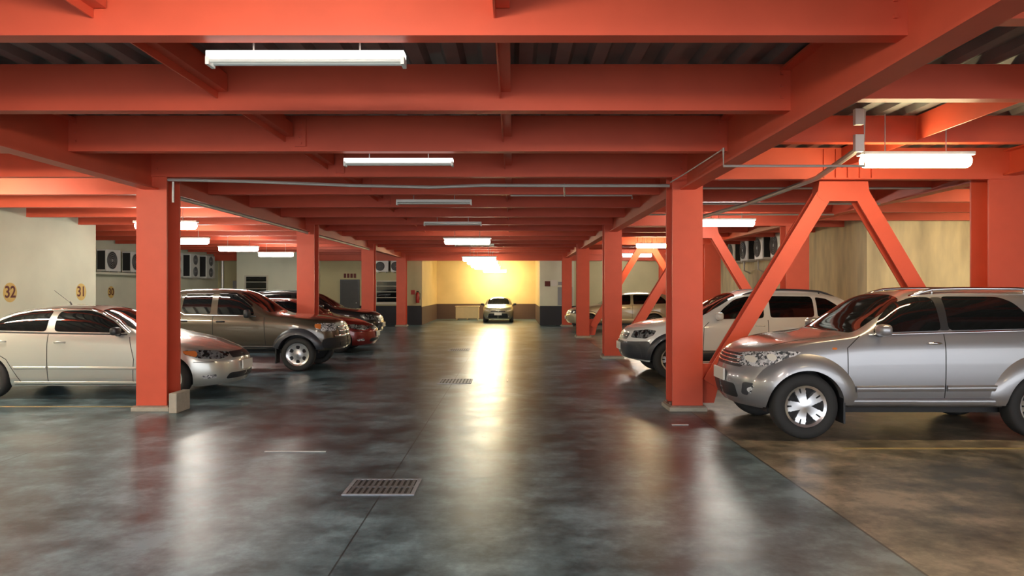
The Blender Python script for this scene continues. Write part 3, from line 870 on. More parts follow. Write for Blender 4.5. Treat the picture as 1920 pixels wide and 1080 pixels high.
        for a, b in zip(rows, rows[1:]):
            for k in range(4):
                q = (a[k], b[k], b[k+1], a[k+1])
                if any(v is None for v in q): continue
                bm.faces.new(q)
        if not bm.faces: bm.free(); return None
        return finish(name, bm, m, parent or s.root, smooth=True)
    def arch_flare(s, uw, r0, r1, m, off, a0=-10, a1=190, sgn=1, name='wheel_arch'):
        zc = s.sp['tr']+s.sp.get('arch_up', 0)
        bm = bmesh.new(); rows = []; n = 40
        prof = ((0.0, -0.05), (0.0, off), (0.45, off*0.95), (0.8, off*0.45), (1.0, -0.004))
        for i in range(n+1):
            a = math.radians(a0+(a1-a0)*i/n); row = []
            for f, o_ in prof:
                r = r0+(r1-r0)*f
                uu, zz = uw-r*math.cos(a), zc+r*math.sin(a)
                zz = max(zz, s.zl(uw)+0.02)
                loc, nr = s.hit(uu, zz, 'side', sgn)
                row.append(None if loc is None else bm.verts.new(Vector((s.L/2-uu, loc.y+sgn*o_, zz))))
            rows.append(row)
        for a, b in zip(rows, rows[1:]):
            for k in range(len(prof)-1):
                q = (a[k], b[k], b[k+1], a[k+1])
                if any(v is None for v in q): continue
                bm.faces.new(q)
        return finish(name, bm, m, s.root, smooth='angle')
    def wheels(s, style):
        tr, tw, rr = s.sp['tr'], s.sp.get('tw', 0.21), s.sp['rim']
        for uw in s.sp['wheels']:
            for sy in (-1, 1):
                yc = sy*(s.W-tw/2-0.005)
                bm = bmesh.new(); h = tw/2
                prof = [(rr, -h*0.75), (rr+0.02, -h*0.92), ((rr+tr)/2, -h), (tr-0.025, -h*0.93), (tr-0.006, -h*0.72), (tr, -h*0.3), (tr, h*0.3), (tr-0.006, h*0.72), (tr-0.025, h*0.93), ((rr+tr)/2, h), (rr+0.02, h*0.92), (rr, h*0.75)]
                lathe(bm, prof, 48, 'y', closed=True)
                t = finish('tyre', bm, M['rubber'], s.root, smooth=True, loc=(s.L/2-uw, yc, tr))
                bm = rim_mesh(rr+0.004, h*0.80*sy, sy, style)
                finish('rim', bm, [M['alloy'], M['rim_gap']], t, smooth='angle')
    def mirror(s, u, z, m, size=(0.10, 0.20, 0.15)):
        for sgn in (-1, 1):
            loc, nr = s.hit(u, z, 'side', sgn)
            if loc is None: continue
            bm = bmesh.new(); b2 = bmesh.new()
            bmesh.ops.create_icosphere(b2, subdivisions=3, radius=1)
            for v in b2.verts:
                c = v.co; c = Vector([math.copysign(abs(q)**0.6, q) for q in c])
                v.co = Vector((c.x*size[0]/2*(1 if c.x < 0 else 1.4), c.y*size[1]/2, c.z*size[2]/2))
            bmesh.ops.translate(b2, verts=b2.verts, vec=Vector((loc.x, loc.y+sgn*(size[1]/2+0.05), z+0.03)))
            merge(bm, b2)
            o = finish('side_mirror', bm, m, s.root, smooth=True)
            bm = bmesh.new(); tube(bm, [(loc.x, loc.y-sgn*0.03, z-0.03), (loc.x, loc.y+sgn*0.09, z-0.02)], 0.028)
            finish('mirror_stalk', bm, M['black_plastic'], o)
    def handle(s, u, z, m, sgn, length=0.16):
        loc, nr = s.hit(u, z, 'side', sgn)
        bm = bmesh.new()
        x = loc.x; y = loc.y
        tube(bm, [(x+length/2, y-sgn*0.005, z), (x+length*0.36, y+sgn*0.022, z+0.006), (x, y+sgn*0.032, z+0.008), (x-length*0.36, y+sgn*0.022, z+0.006), (x-length/2, y-sgn*0.005, z)], 0.013, 8)
        finish('door_handle', bm, m, s.root, smooth=True)

def rim_mesh(R, yo, sy, style):
    """polar relief of the wheel face"""
    bm = bmesh.new(); NA, NR = 120, 16
    n = {'five': 5, 'six': 6, 'ten': 10}[style]
    def spoke(r, a):
        f = r/R
        if f < 0.24 or f > 0.90: return True
        per = 2*PI/n; d = abs(((a+per/2) % per)-per/2)*r
        if style == 'five':
            wdt = R*(0.13+0.17*f)
            if d > wdt: return False
            return not (f > 0.62 and d < R*0.028)
        if style == 'six':
            hole = math.hypot(r-R*0.62, (per/2-abs(((a+per/2) % per)-per/2))*R*0.62)
            return hole > R*0.17
        return d < R*(0.05+0.06*f)
    grid = []
    for i in range(NR+1):
        r = R*(0.06+0.94*i/NR); row = []
        for k in range(NA):
            a = 2*PI*k/NA
            row.append((r, a))
        grid.append(row)
    def mk(r, a, d): return bm.verts.new((r*math.cos(a), yo-sy*d, r*math.sin(a)))
    V = [[None]*NA for _ in range(NR+1)]; D = [[None]*NA for _ in range(NR+1)]
    for i in range(NR+1):
        for k in range(NA):
            r, a = grid[i][k]; f = r/R
            d = 0.012+0.014*math.sin(PI*min(1, f*1.05)) if f < 0.9 else 0.012-0.012*(f-0.9)/0.1
            V[i][k] = mk(r, a, d); D[i][k] = mk(r, a, d+0.06)
    for i in range(NR):
        for k in range(NA):
            k2 = (k+1) % NA
            rm = (grid[i][k][0]+grid[i+1][k][0])/2; am = grid[i][k][1]+PI/NA
            on = spoke(rm, am)
            A = V if on else D
            f = bm.faces.new((A[i][k], A[i+1][k], A[i+1][k2], A[i][k2])); f.material_index = 0 if on else 1
            # side walls
            for (ii, kk, e0, e1) in ((i, (k+1) % NA, (i, k2), (i+1, k2)), (i+1, k, (i+1, k), (i+1, k2))):
                if ii >= NR: continue
                rm2 = (grid[ii][0][0]+grid[ii+1][0][0])/2; am2 = 2*PI*kk/NA+PI/NA
                on2 = spoke(rm2, am2)
                if on2 != on:
                    f = bm.faces.new((V[e0[0]][e0[1]], V[e1[0]][e1[1]], D[e1[0]][e1[1]], D[e0[0]][e0[1]])); f.material_index = 0
    bm.faces.new([V[0][k] for k in range(NA)])
    bmesh.ops.delete(bm, geom=[v for v in bm.verts if not v.link_faces], context='VERTS')
    # barrel behind the face
    lathe(bm, [(R, yo), (R*0.98, yo-sy*0.10), (R*0.05, yo-sy*0.10)], 48, 'y', mi=1, caps=False)
    return bm

# ---- silver sedan (also the red one)
SEDAN = dict(L=4.45, W=1.70, tumble=0.42, arch=0.355, tr=0.31, rim=0.20, wheels=(0.86, 3.56), p=2.3, rf=0.75,
    top=[(0, 0.66), (0.10, 0.72), (0.35, 0.80), (0.8, 0.885), (1.15, 0.945), (1.30, 0.985), (1.75, 1.21), (2.05, 1.335), (2.35, 1.385), (2.75, 1.395), (3.10, 1.365), (3.35, 1.31), (3.70, 1.16), (3.98, 1.04), (4.2, 1.02), (4.40, 0.99), (4.45, 0.90)],
    belt=[(0, 0.60), (0.5, 0.73), (1.0, 0.86), (1.4, 0.93), (2.5, 0.965), (3.6, 0.985), (4.45, 0.88)],
    low=[(0, 0.20), (0.4, 0.18), (1.5, 0.20), (3.2, 0.20), (4.45, 0.27)],
    n=[(0, 2.4), (1.1, 2.6), (1.5, 3.2), (2.1, 4.2), (3.2, 4.2), (3.9, 3.4), (4.45, 2.6)],
    lean_f=[(0.15, 0.10), (0.35, 0.0), (0.55, 0.02), (0.66, 0.10), (0.8, 0.18)], lean_r=[(0.2, 0.1), (0.4, 0.0), (0.6, 0.02), (1.0, 0.12)])

def sedan(root, paint, amber=True):
    c = Car(SEDAN, paint, root)
    # windscreen and rear glass
    ws = [(1.36, -0.60), (1.36, 0.60), (1.98, 0.50), (1.98, -0.50)]
    c.patch('windscreen', [(1.36, -0.62), (1.33, 0), (1.36, 0.62), (1.70, 0.575), (2.04, 0.50), (2.08, 0), (2.04, -0.50), (1.70, -0.575)], 'top', M['glass'], off=0.004, rings=9)
    c.patch('rear_screen', [(3.36, -0.48), (3.34, 0), (3.36, 0.48), (3.90, 0.56), (3.94, 0), (3.90, -0.56)], 'top', M['glass'], off=0.004, rings=7)
    for sgn in (-1, 1):
        c.patch('side_window', [(1.50, 0.985), (2.58, 1.01), (2.60, 1.31), (2.20, 1.315), (2.02, 1.27), (1.76, 1.15)], 'side', M['glass'], sgn, 0.004)
        c.patch('side_window', [(2.70, 1.01), (3.44, 1.025), (3.46, 1.15), (3.28, 1.24), (3.0, 1.30), (2.70, 1.315)], 'side', M['glass'], sgn, 0.004)
        c.patch('quarter_window', [(3.49, 1.03), (3.64, 1.035), (3.49, 1.14)], 'side', M['glass'], sgn, 0.004, rings=4, resample=30)
        c.strip('belt_trim', [(1.48, 0.965), (2.6, 0.985), (3.66, 1.01)], 0.022, 'side', M['black_plastic'], sgn, 0.006)
        c.strip('drip_rail', [(1.46, 0.99), (1.74, 1.165), (2.0, 1.285), (2.2, 1.335), (2.65, 1.34), (3.02, 1.32), (3.30, 1.26), (3.52, 1.15), (3.68, 1.04)], 0.018, 'side', M['chrome'], sgn, 0.007)
        c.strip('door_moulding', [(1.32, 0.47), (2.62, 0.475)], 0.045, 'side', paint, sgn, 0.014)
        c.strip('door_moulding', [(2.66, 0.475), (3.14, 0.475)], 0.045, 'side', paint, sgn, 0.014)
        c.strip('sill_trim', [(1.25, 0.245), (3.15, 0.245)], 0.05, 'side', paint, sgn, 0.012)
        for line in ([(2.64, 0.24), (2.65, 0.97)], [(1.38, 0.26), (1.36, 0.6), (1.44, 0.93)], [(3.05, 0.27), (3.25, 0.6), (3.50, 0.75), (3.62, 0.96)]):
            c.strip('door_gap', line, 0.010, 'side', M['seam'], sgn, 0.0025)
        c.handle(2.46, 0.85, paint, sgn); c.handle(3.34, 0.865, paint, sgn)
        c.strip('bumper_gap', [(0.25, 0.545), (0.50, 0.55)], 0.010, 'side', M['seam'], sgn, 0.002)
        hl = c.patch('headlight', [(0.13, 0.60), (0.20, 0.58), (0.42, 0.60), (0.62, 0.665), (0.66, 0.72), (0.50, 0.73), (0.30, 0.70), (0.15, 0.66)], 'side', M['lamp_dark'], sgn, 0.006)
        if amber: c.patch('indicator_lens', [(0.47, 0.62), (0.62, 0.672), (0.655, 0.715), (0.50, 0.715), (0.46, 0.67)], 'side', M['amber'], sgn, 0.009, parent=hl, rings=4, resample=32)
        c.patch('fog_light', [(0.22, 0.30), (0.38, 0.30), (0.40, 0.345), (0.22, 0.36)], 'side', M['lamp_clear'], sgn, 0.006, rings=4, resample=30)
        c.patch('tail_light', [(4.10, 0.72), (4.38, 0.72), (4.36, 0.92), (4.12, 0.90)], 'side', M['tail'], sgn, 0.005, rings=4, resample=30)
    c.patch('grille', [(-0.36, 0.58), (0.36, 0.58), (0.32, 0.67), (-0.32, 0.67)], 'front', M['black_plastic'], off=0.006)
    c.patch('air_intake', [(-0.50, 0.27), (0.50, 0.27), (0.46, 0.36), (-0.46, 0.36)], 'front', M['black_plastic'], off=0.005)
    bm = bmesh.new(); box(bm, -0.012, 0.012, -0.20, 0.20, -0.07, 0.07, bev=0.004)
    finish('licence_plate', bm, M['plate'], root, loc=(c.L/2+0.012, 0, 0.46))
    c.mirror(1.60, 0.99, M['black_plastic'] if amber else paint, (0.10, 0.17, 0.12))
    c.wheels('ten')
    return c

def place(front_x, near_y, L, W, facing):
    """facing +1: nose towards +X (left side cars), -1: nose towards -X"""
    return (front_x-facing*L/2, near_y+W/2, 0), (0 if facing > 0 else PI)

loc, rz = place(-4.26, 10.66, 4.45, 1.70, 1)
ca = empty('car', loc, 'silver four-door sedan parked behind the first left column', 'car', rz=rz)
c = sedan(ca, M['p_silver'])
bm = bmesh.new(); tube(bm, [(-0.55, 0, 1.36), (-0.60, 0, 1.44)], 0.012); tube(bm, [(-0.60, 0, 1.43), (-0.85, 0.0, 1.62)], 0.003, 6)
finish('aerial', bm, M['black_plastic'], ca)

loc, rz = place(-3.62, 18.4, 4.45, 1.70, 1)
cr = empty('car', loc, 'dark red sedan parked behind the brown pickup', 'car', rz=rz)
sedan(cr, M['p_red'], False)

# ---- brown crew cab pickup
PICK = dict(L=4.95, W=1.70, tumble=0.30, arch=0.40, tr=0.335, rim=0.225, tw=0.22, wheels=(0.79, 3.80), p=2.6, rf=0.5, rr=0.12,
    top=[(0, 0.98), (0.08, 1.02), (0.4, 1.07), (0.9, 1.11), (1.25, 1.14), (1.38, 1.17), (1.75, 1.42), (2.02, 1.575), (2.25, 1.635), (2.7, 1.65), (3.15, 1.64), (3.34, 1.61), (3.42, 1.45), (3.50, 1.14), (3.56, 1.10), (4.9, 1.10), (4.95, 1.08)],
    belt=[(0, 0.90), (0.5, 0.98), (1.2, 1.06), (2.0, 1.085), (3.4, 1.11), (3.6, 1.04), (4.95, 1.04)],
    low=[(0, 0.42), (0.4, 0.40), (1.5, 0.44), (3.2, 0.44), (4.95, 0.50)],
    n=[(0, 2.6), (1.2, 2.8), (1.6, 3.6), (2.1, 5), (3.3, 5), (3.5, 4), (4.95, 6)],
    lean_f=[(0.3, 0.10), (0.5, 0.0), (0.75, 0.02), (0.95, 0.10), (1.05, 0.16)], lean_r=[(0.3, 0.0), (1.1, 0.02)])
loc, rz = place(-3.50, 14.30, PICK['L'], PICK['W'], 1)
cp = empty('car', loc, 'bronze-brown crew cab pickup with black wheel arches and alloy rims', 'pickup truck', rz=rz)
c = Car(PICK, M['p_brown'], cp)
c.patch('windscreen', [(1.42, -0.60), (1.40, 0), (1.42, 0.60), (1.75, 0.59), (2.03, 0.54), (2.06, 0), (2.03, -0.54), (1.75, -0.59)], 'top', M['glass'], rings=9)
for sgn in (-1, 1):
    c.patch('side_window', [(1.66, 1.12), (2.40, 1.13), (2.42, 1.52), (2.12, 1.52), (1.92, 1.43), (1.72, 1.26)], 'side', M['glass'], sgn, 0.004)
    c.patch('side_window', [(2.54, 1.14), (3.06, 1.16), (3.12, 1.20), (3.10, 1.51), (2.54, 1.52)], 'side', M['glass'], sgn, 0.004)
    c.strip('belt_trim', [(1.62, 1.10), (2.5, 1.115), (3.06, 1.13), (3.14, 1.17)], 0.02, 'side', M['chrome'], sgn, 0.006)
    c.strip('window_visor', [(1.74, 1.30), (1.94, 1.45), (2.12, 1.54), (2.42, 1.545)], 0.035, 'side', M['glass'], sgn, 0.012)
    c.strip('window_visor', [(2.54, 1.545), (3.08, 1.54)], 0.03, 'side', M['glass'], sgn, 0.012)
    for line in ([(2.46, 0.50), (2.48, 1.10)], [(1.42, 0.52), (1.46, 1.08)], [(3.20, 0.5), (3.22, 1.1), (3.16, 1.5)]):
        c.strip('door_gap', line, 0.012, 'side', M['seam'], sgn, 0.0025)
    c.handle(2.32, 0.99, M['black_plastic'], sgn); c.handle(3.06, 1.0, M['black_plastic'], sgn)
    c.strip('sill', [(1.25, 0.475), (3.3, 0.475)], 0.08, 'side', M['black_plastic'], sgn, 0.02)
    for uw in PICK['wheels']: c.arch_flare(uw, 0.395, 0.53, M['clad'], 0.055, -30, 205, sgn)
    hl = c.patch('headlight', [(0.10, 0.80), (0.30, 0.79), (0.44, 0.86), (0.46, 0.95), (0.30, 0.955), (0.12, 0.93)], 'side', M['lamp_clear'], sgn, 0.006)
    c.patch('indicator_lens', [(0.34, 0.83), (0.45, 0.87), (0.46, 0.94), (0.34, 0.94)], 'side', M['amber'], sgn, 0.010, parent=hl, rings=4, resample=24)
    bm = bmesh.new(); box(bm, -0.012, 0.012, -0.11, 0.11, -0.17, 0.17)
    finish('mud_flap', bm, M['black_plastic'], cp, loc=(c.L/2-1.22, sgn*0.72, 0.33))
c.patch('grille', [(-0.42, 0.70), (0.42, 0.70), (0.46, 0.94), (-0.46, 0.94)], 'front', M['black_plastic'], off=0.008)
for zz in (0.78, 0.86):
    c.strip('grille_bar', [(-0.42, zz), (0.42, zz)], 0.03, 'front', M['chrome'], off=0.02)
c.patch('bumper', [(-0.78, 0.46), (0.78, 0.46), (0.80, 0.66), (-0.80, 0.66)], 'front', M['black_plastic'], off=0.02)
c.patch('air_intake', [(-0.45, 0.48), (0.45, 0.48), (0.45, 0.58), (-0.45, 0.58)], 'front', M['dark'], off=0.026)
c.strip('bumper_trim', [(-0.6, 0.69), (0.6, 0.69)], 0.04, 'front', M['chrome'], off=0.018)
c.mirror(1.76, 1.12, M['black_plastic'], (0.10, 0.19, 0.17))
c.wheels('six')
# ladder frame seen below the sills
bm = bmesh.new()
for sy in (-0.42, 0.42): box(bm, -2.3, 2.0, sy-0.05, sy+0.05, 0.33, 0.50)
box(bm, -0.9, 0.5, -0.42, 0.42, 0.30, 0.42); lathe(bm, [(0.05, -0.8), (0.05, 0.8)], 12, 'y', (c.L/2-3.80, 0, 0.335)); lathe(bm, [(0.05, -0.8), (0.05, 0.8)], 12, 'y', (c.L/2-0.79, 0, 0.335))
finish('chassis', bm, M['dark'], cp)

# ---- generic sport utility shape
def suv_spec(**k):
    d = dict(L=4.10, W=1.70, tumble=0.27, arch=0.405, tr=0.36, rim=0.225, tw=0.22, wheels=(0.70, 3.27), p=2.4, rf=0.62, rr=0.3,
        top=[(0, 0.93), (0.08, 0.985), (0.3, 1.04), (0.7, 1.09), (1.05, 1.125), (1.22, 1.15), (1.55, 1.38), (1.84, 1.565), (2.1, 1.625), (2.6, 1.65), (3.2, 1.645), (3.65, 1.60), (3.85, 1.50), (4.0, 1.25), (4.06, 1.10), (4.10, 1.0)],
        belt=[(0, 0.86), (0.4, 0.97), (1.0, 1.07), (1.5, 1.115), (3.6, 1.145), (4.10, 1.0)],
        low=[(0, 0.32), (0.4, 0.30), (1.3, 0.345), (2.8, 0.345), (4.10, 0.36)],
        n=[(0, 2.6), (1.05, 2.8), (1.4, 3.6), (1.9, 5), (3.6, 5), (4.1, 4)],
        lean_f=[(0.25, 0.14), (0.45, 0.02), (0.60, 0.0), (0.75, 0.05), (0.92, 0.12), (1.05, 0.2)], lean_r=[(0.3, 0.06), (0.6, 0.0), (1.1, 0.02)])
    d.update(k); return d

def roof_rail(c, u0, u1, y, m, sgn, h=0.055):
    pts = []
    n = 12
    for i in range(n+1):
        t = i/n; u = u0+(u1-u0)*t
        loc, nr = c.hit(u, sgn*y, 'top', 1)
        rise = h*min(1, math.sin(PI*t)*2.2)
        pts.append(Vector((loc.x, loc.y, loc.z-0.01+rise)))
    bm = bmesh.new(); tube(bm, pts, 0.018, 8)
    for i in (2, n-2): tube(bm, [pts[i], pts[i]-Vector((0, 0, h))], 0.016, 8)
    finish('roof_rail', bm, m, c.root, smooth=True)

# near silver one on the right
SP = suv_spec()
loc, rz = place(2.50, 7.84, SP['L'], SP['W'], -1)
cs = empty('car', loc, 'silver compact sport utility car with roof rails, nearest car on the right', 'car', rz=rz)
P = M['p_silver_suv']
c = Car(SP, P, cs)
c.patch('windscreen', [(1.26, -0.66), (1.23, 0), (1.26, 0.66), (1.55, 0.655), (1.85, 0.60), (1.90, 0), (1.85, -0.60), (1.55, -0.655)], 'top', M['glass'], rings=10)
for sgn in (-1, 1):
    c.patch('side_window', [(1.44, 1.165), (2.14, 1.185), (2.20, 1.19), (2.18, 1.55), (1.98, 1.55), (1.76, 1.48), (1.56, 1.32)], 'side', M['glass'], sgn, 0.004)
    c.patch('side_window', [(2.28, 1.19), (3.20, 1.21), (3.17, 1.36), (3.05, 1.50), (2.92, 1.555), (2.28, 1.56)], 'side', M['glass'], sgn, 0.004)
    c.patch('door_pillar', [(2.17, 1.19), (2.30, 1.19), (2.30, 1.55), (2.16, 1.55)], 'side', M['black_plastic'], sgn, 0.003, rings=4, resample=40)
    c.patch('quarter_window', [(3.34, 1.22), (3.72, 1.25), (3.62, 1.50), (3.22, 1.52)], 'side', M['glass'], sgn, 0.004, rings=5)
    c.strip('belt_trim', [(1.40, 1.14), (2.2, 1.165), (3.25, 1.19)], 0.022, 'side', M['chrome'], sgn, 0.006)
    for line in ([(2.21, 0.40), (2.22, 1.15)], [(1.15, 0.40), (1.15, 1.0), (1.30, 1.13)], [(2.78, 0.42), (2.95, 0.75), (3.18, 0.95), (3.28, 1.18)]):
        c.strip('door_gap', line, 0.009, 'side', M['seam'], sgn, 0.0025)
    c.strip('door_moulding', [(1.24, 0.555), (2.19, 0.56)], 0.07, 'side', P, sgn, 0.018)
    c.strip('door_moulding', [(2.23, 0.56), (2.78, 0.565)], 0.07, 'side', P, sgn, 0.018)
    c.strip('sill', [(1.15, 0.41), (2.85, 0.41)], 0.09, 'side', P, sgn, 0.03)
    for uw in SP['wheels']: c.arch_flare(uw, 0.40, 0.58, P, 0.055, -25, 200, sgn)
    c.handle(2.10, 1.045, M['chrome'], sgn); c.handle(3.15, 1.07, M['chrome'], sgn)
    hl = c.patch('headlight', [(0.06, 0.78), (0.24, 0.775), (0.46, 0.84), (0.66, 0.955), (0.44, 0.955), (0.20, 0.925), (0.08, 0.87)], 'side', M['lamp_clear'], sgn, 0.008)
    for q, (a, b) in enumerate(((0.20, 0.85), (0.37, 0.885))):
        c.patch('lamp_lens', [(a+0.042*math.cos(t*PI/8), b+0.036*math.sin(t*PI/8)) for t in range(16)], 'side', M['plate'], sgn, 0.014, parent=hl, rings=3, resample=0)
    c.patch('fog_recess', [(0.10, 0.45), (0.26, 0.44), (0.28, 0.58), (0.10, 0.60)], 'side', M['clad'], sgn, 0.004, rings=4, resample=30)
    c.patch('fog_light', [(0.19+0.05*math.cos(t*PI/8), 0.52+0.045*math.sin(t*PI/8)) for t in range(16)], 'side', M['lamp_clear'], sgn, 0.012, rings=3, resample=0)
    c.patch('fender_badge', [(0.98, 0.98), (1.04, 0.98), (1.04, 1.005), (0.98, 1.005)], 'side', M['amber'], sgn, 0.006, rings=2, resample=12)
    roof_rail(c, 1.98, 3.55, 0.53, M['chrome'], sgn)
    bm = bmesh.new(); box(bm, -0.012, 0.012, -0.10, 0.10, -0.16, 0.14, bev=0.004)
    finish('mud_flap', bm, M['black_plastic'], cs, loc=(c.L/2-1.10, sgn*0.77, 0.34))
    c.strip('bonnet_gap', [(0.42, sgn*0.58), (0.8, sgn*0.63), (1.16, sgn*0.66)], 0.008, 'top', M['seam'], off=0.002)
c.patch('grille', [(-0.46, 0.75), (0.46, 0.75), (0.42, 0.90), (-0.42, 0.90)], 'front', M['black_plastic'], off=0.006)
for zz in (0.79, 0.83, 0.87): c.strip('grille_bar', [(-0.40, zz), (0.40, zz)], 0.015, 'front', M['chrome'], off=0.014)
c.patch('air_intake', [(-0.42, 0.40), (0.42, 0.40), (0.40, 0.56), (-0.40, 0.56)], 'front', M['black_plastic'], off=0.005)
bm = bmesh.new(); box(bm, -0.012, 0.012, -0.20, 0.20, -0.07, 0.07, bev=0.004); finish('licence_plate', bm, M['plate'], cs, loc=(c.L/2+0.012, 0, 0.64))
c.mirror(1.50, 1.17, P, (0.11, 0.20, 0.13))
c.wheels('five')
bm = bmesh.new(); box(bm, -1.9, 1.7, -0.6, 0.6, 0.26, 0.36); box(bm, -0.9, -0.3, -0.78, -0.35, 0.22, 0.32); lathe(bm, [(0.06, -0.7), (0.06, 0.7)], 12, 'y', (c.L/2-3.27, 0, 0.34))
finish('underbody', bm, M['dark'], cs)

# white one behind the first right column
SP2 = suv_spec(L=4.55, W=1.82, tr=0.36, wheels=(0.85, 3.42), rf=0.8,
    top=[(0, 0.86), (0.08, 0.93), (0.35, 1.00), (0.8, 1.06), (1.15, 1.10), (1.32, 1.13), (1.70, 1.36), (2.05, 1.545), (2.4, 1.61), (2.9, 1.64), (3.5, 1.61), (3.95, 1.53), (4.25, 1.35), (4.40, 1.12), (4.50, 1.02), (4.55, 0.9)],
    belt=[(0, 0.80), (0.4, 0.91), (1.0, 1.00), (1.5, 1.05), (3.8, 1.11), (4.55, 0.9)],
    low=[(0, 0.34), (0.4, 0.30), (1.3, 0.33), (2.8, 0.33), (4.55, 0.38)],
    n=[(0, 2.4), (1.15, 2.6), (1.5, 3.4), (2.1, 4.6), (3.9, 4.6), (4.55, 3.5)])
def utility(root, sp, P, clad, white_mirror=None, rails=True):
    c = Car(sp, P, root)
    L = sp['L']
    c.patch('windscreen', [(1.38, -0.68), (1.35, 0), (1.38, 0.68), (1.72, 0.67), (2.06, 0.60), (2.12, 0), (2.06, -0.60), (1.72, -0.67)], 'top', M['glass'], rings=9)
    for sgn in (-1, 1):
        c.patch('side_window', [(1.60, 1.09), (2.50, 1.11), (2.52, 1.50), (2.22, 1.50), (2.0, 1.44), (1.78, 1.28)], 'side', M['glass'], sgn, 0.004)
        c.patch('side_window', [(2.62, 1.12), (3.42, 1.13), (3.42, 1.50), (2.62, 1.51)], 'side', M['glass'], sgn, 0.004)
        c.patch('quarter_window', [(3.48, 1.14), (3.98, 1.16), (3.86, 1.34), (3.68, 1.46), (3.48, 1.49)], 'side', M['glass'], sgn, 0.004, rings=5)
        for line in ([(2.56, 0.5), (2.57, 1.08)], [(1.38, 0.5), (1.40, 0.95), (1.50, 1.04)], [(3.0, 0.5), (3.2, 0.8), (3.44, 0.95), (3.46, 1.1)]):
            c.strip('door_gap', line, 0.010, 'side', M['seam'], sgn, 0.0025)
        c.handle(2.42, 0.97, P, sgn); c.handle(3.3, 0.99, P, sgn)
        for uw in sp['wheels']: c.arch_flare(uw, 0.405, 0.50, clad, 0.03, -30, 205, sgn)
        c.strip('sill', [(1.32, 0.43), (2.98, 0.43)], 0.20, 'side', clad, sgn, 0.016)
        c.patch('bumper_side', [(0.03, 0.36), (0.45, 0.34), (0.44, 0.62), (0.42, 0.69), (0.03, 0.66)], 'side', clad, sgn, 0.008)
        c.patch('headlight', [(0.14, 0.74), (0.36, 0.73), (0.50, 0.80), (0.55, 0.88), (0.40, 0.90), (0.20, 0.86)], 'side', M['lamp_dark'], sgn, 0.008)
        if rails: roof_rail(c, 2.2, 3.9, 0.56, M['clad'], sgn, 0.05)
    c.patch('bumper', [(-0.72, 0.36), (0.72, 0.36), (0.74, 0.66), (-0.74, 0.66)], 'front', clad, off=0.012)
    c.patch('grille', [(-0.40, 0.70), (0.40, 0.70), (0.42, 0.82), (-0.42, 0.82)], 'front', M['black_plastic'], off=0.010)
    c.strip('grille_bar', [(-0.38, 0.76), (0.38, 0.76)], 0.02, 'front', M['chrome'], off=0.018)
    bm = bmesh.new(); box(bm, -0.012, 0.012, -0.20, 0.20, -0.07, 0.07, bev=0.004); finish('licence_plate', bm, M['plate'], root, loc=(L/2+0.02, 0, 0.56))
    c.mirror(1.66, 1.12, P, (0.11, 0.20, 0.14))
    c.wheels('five')
    return c
loc, rz = place(2.06, 13.03, 4.55, 1.82, -1)
cw = empty('car', loc, 'white sport utility car with dark grey cladding behind the first right column', 'car', rz=rz)
utility(cw, SP2, M['p_white'], M['clad'])
loc, rz = place(2.02, 27.6, 4.55, 1.82, -1)
cg = empty('car', loc, 'beige sport utility car far back on the right', 'car', rz=rz); cg.scale = (0.97, 0.97, 0.93)
utility(cg, SP2, M['p_gold'], M['p_gold'], rails=False)
loc, rz = place(-4.02, 21.4, 4.55, 1.82, 1)
cb_ = empty('car', loc, 'black sport utility car parked behind the dark red sedan', 'car', rz=rz); cb_.scale = (1, 1, 0.97)
utility(cb_, SP2, M['p_black'], M['p_black'])

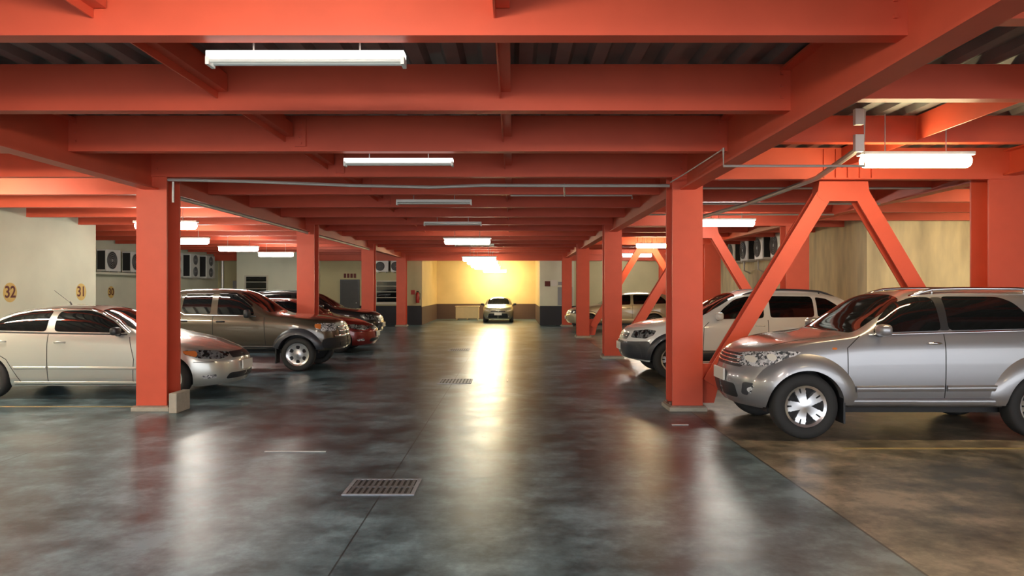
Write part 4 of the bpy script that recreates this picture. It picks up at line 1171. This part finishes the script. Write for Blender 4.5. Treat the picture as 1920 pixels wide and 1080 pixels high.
# small car facing us at the end of the aisle
SP3 = suv_spec(L=3.9, W=1.66, tumble=0.34, tr=0.30, arch=0.35, rim=0.19, wheels=(0.75, 3.2), rf=0.7, p=2.8,
    top=[(0, 0.78), (0.08, 0.84), (0.35, 0.92), (0.8, 1.0), (1.0, 1.04), (1.5, 1.36), (1.8, 1.47), (2.3, 1.51), (3.2, 1.46), (3.6, 1.3), (3.85, 1.0), (3.9, 0.85)],
    belt=[(0, 0.72), (0.4, 0.84), (1.0, 0.95), (3.6, 1.02), (3.9, 0.85)],
    low=[(0, 0.20), (0.4, 0.20), (3.9, 0.25)], n=[(0, 2.8), (1, 3), (1.5, 4), (3.9, 3.5)])
ce = empty('car', (-0.72, 34.5+1.7, 0), 'small grey-green hatchback facing the camera at the far end of the aisle', 'car', rz=-PI/2)
ce.scale = (0.87, 0.89, 0.83)
c = Car(SP3, M['p_olive'], ce)
c.patch('windscreen', [(1.08, -0.60), (1.04, 0), (1.08, 0.60), (1.65, 0.52), (1.72, 0), (1.65, -0.52)], 'top', M['glass'], rings=8)
for sgn in (-1, 1):
    c.patch('side_window', [(1.40, 1.03), (2.2, 1.04), (2.2, 1.36), (1.8, 1.36)], 'side', M['glass'], sgn)
    c.patch('side_window', [(2.3, 1.04), (3.1, 1.06), (3.0, 1.32), (2.3, 1.36)], 'side', M['glass'], sgn)
    c.patch('headlight', [(sgn*0.46, 0.66), (sgn*0.74, 0.70), (sgn*0.76, 0.80), (sgn*0.52, 0.76)][::sgn], 'front', M['lamp_clear'], off=0.008, rings=5, resample=32)
    c.patch('fog_light', [(sgn*(0.58+0.05*math.cos(t*PI/6)), 0.36+0.05*math.sin(t*PI/6)) for t in range(12)], 'front', M['lamp_clear'], off=0.01, rings=3, resample=0)
c.patch('grille', [(-0.42, 0.62), (0.42, 0.62), (0.38, 0.70), (-0.38, 0.70)], 'front', M['black_plastic'], off=0.006)
c.patch('air_intake', [(-0.55, 0.28), (0.55, 0.28), (0.5, 0.54), (-0.5, 0.54)], 'front', M['black_plastic'], off=0.006)
bm = bmesh.new(); box(bm, -0.012, 0.012, -0.20, 0.20, -0.07, 0.07); finish('licence_plate', bm, M['plate'], ce, loc=(c.L/2+0.02, 0, 0.52))
c.mirror(1.45, 1.02, M['black_plastic'], (0.10, 0.18, 0.13))
c.wheels('ten')
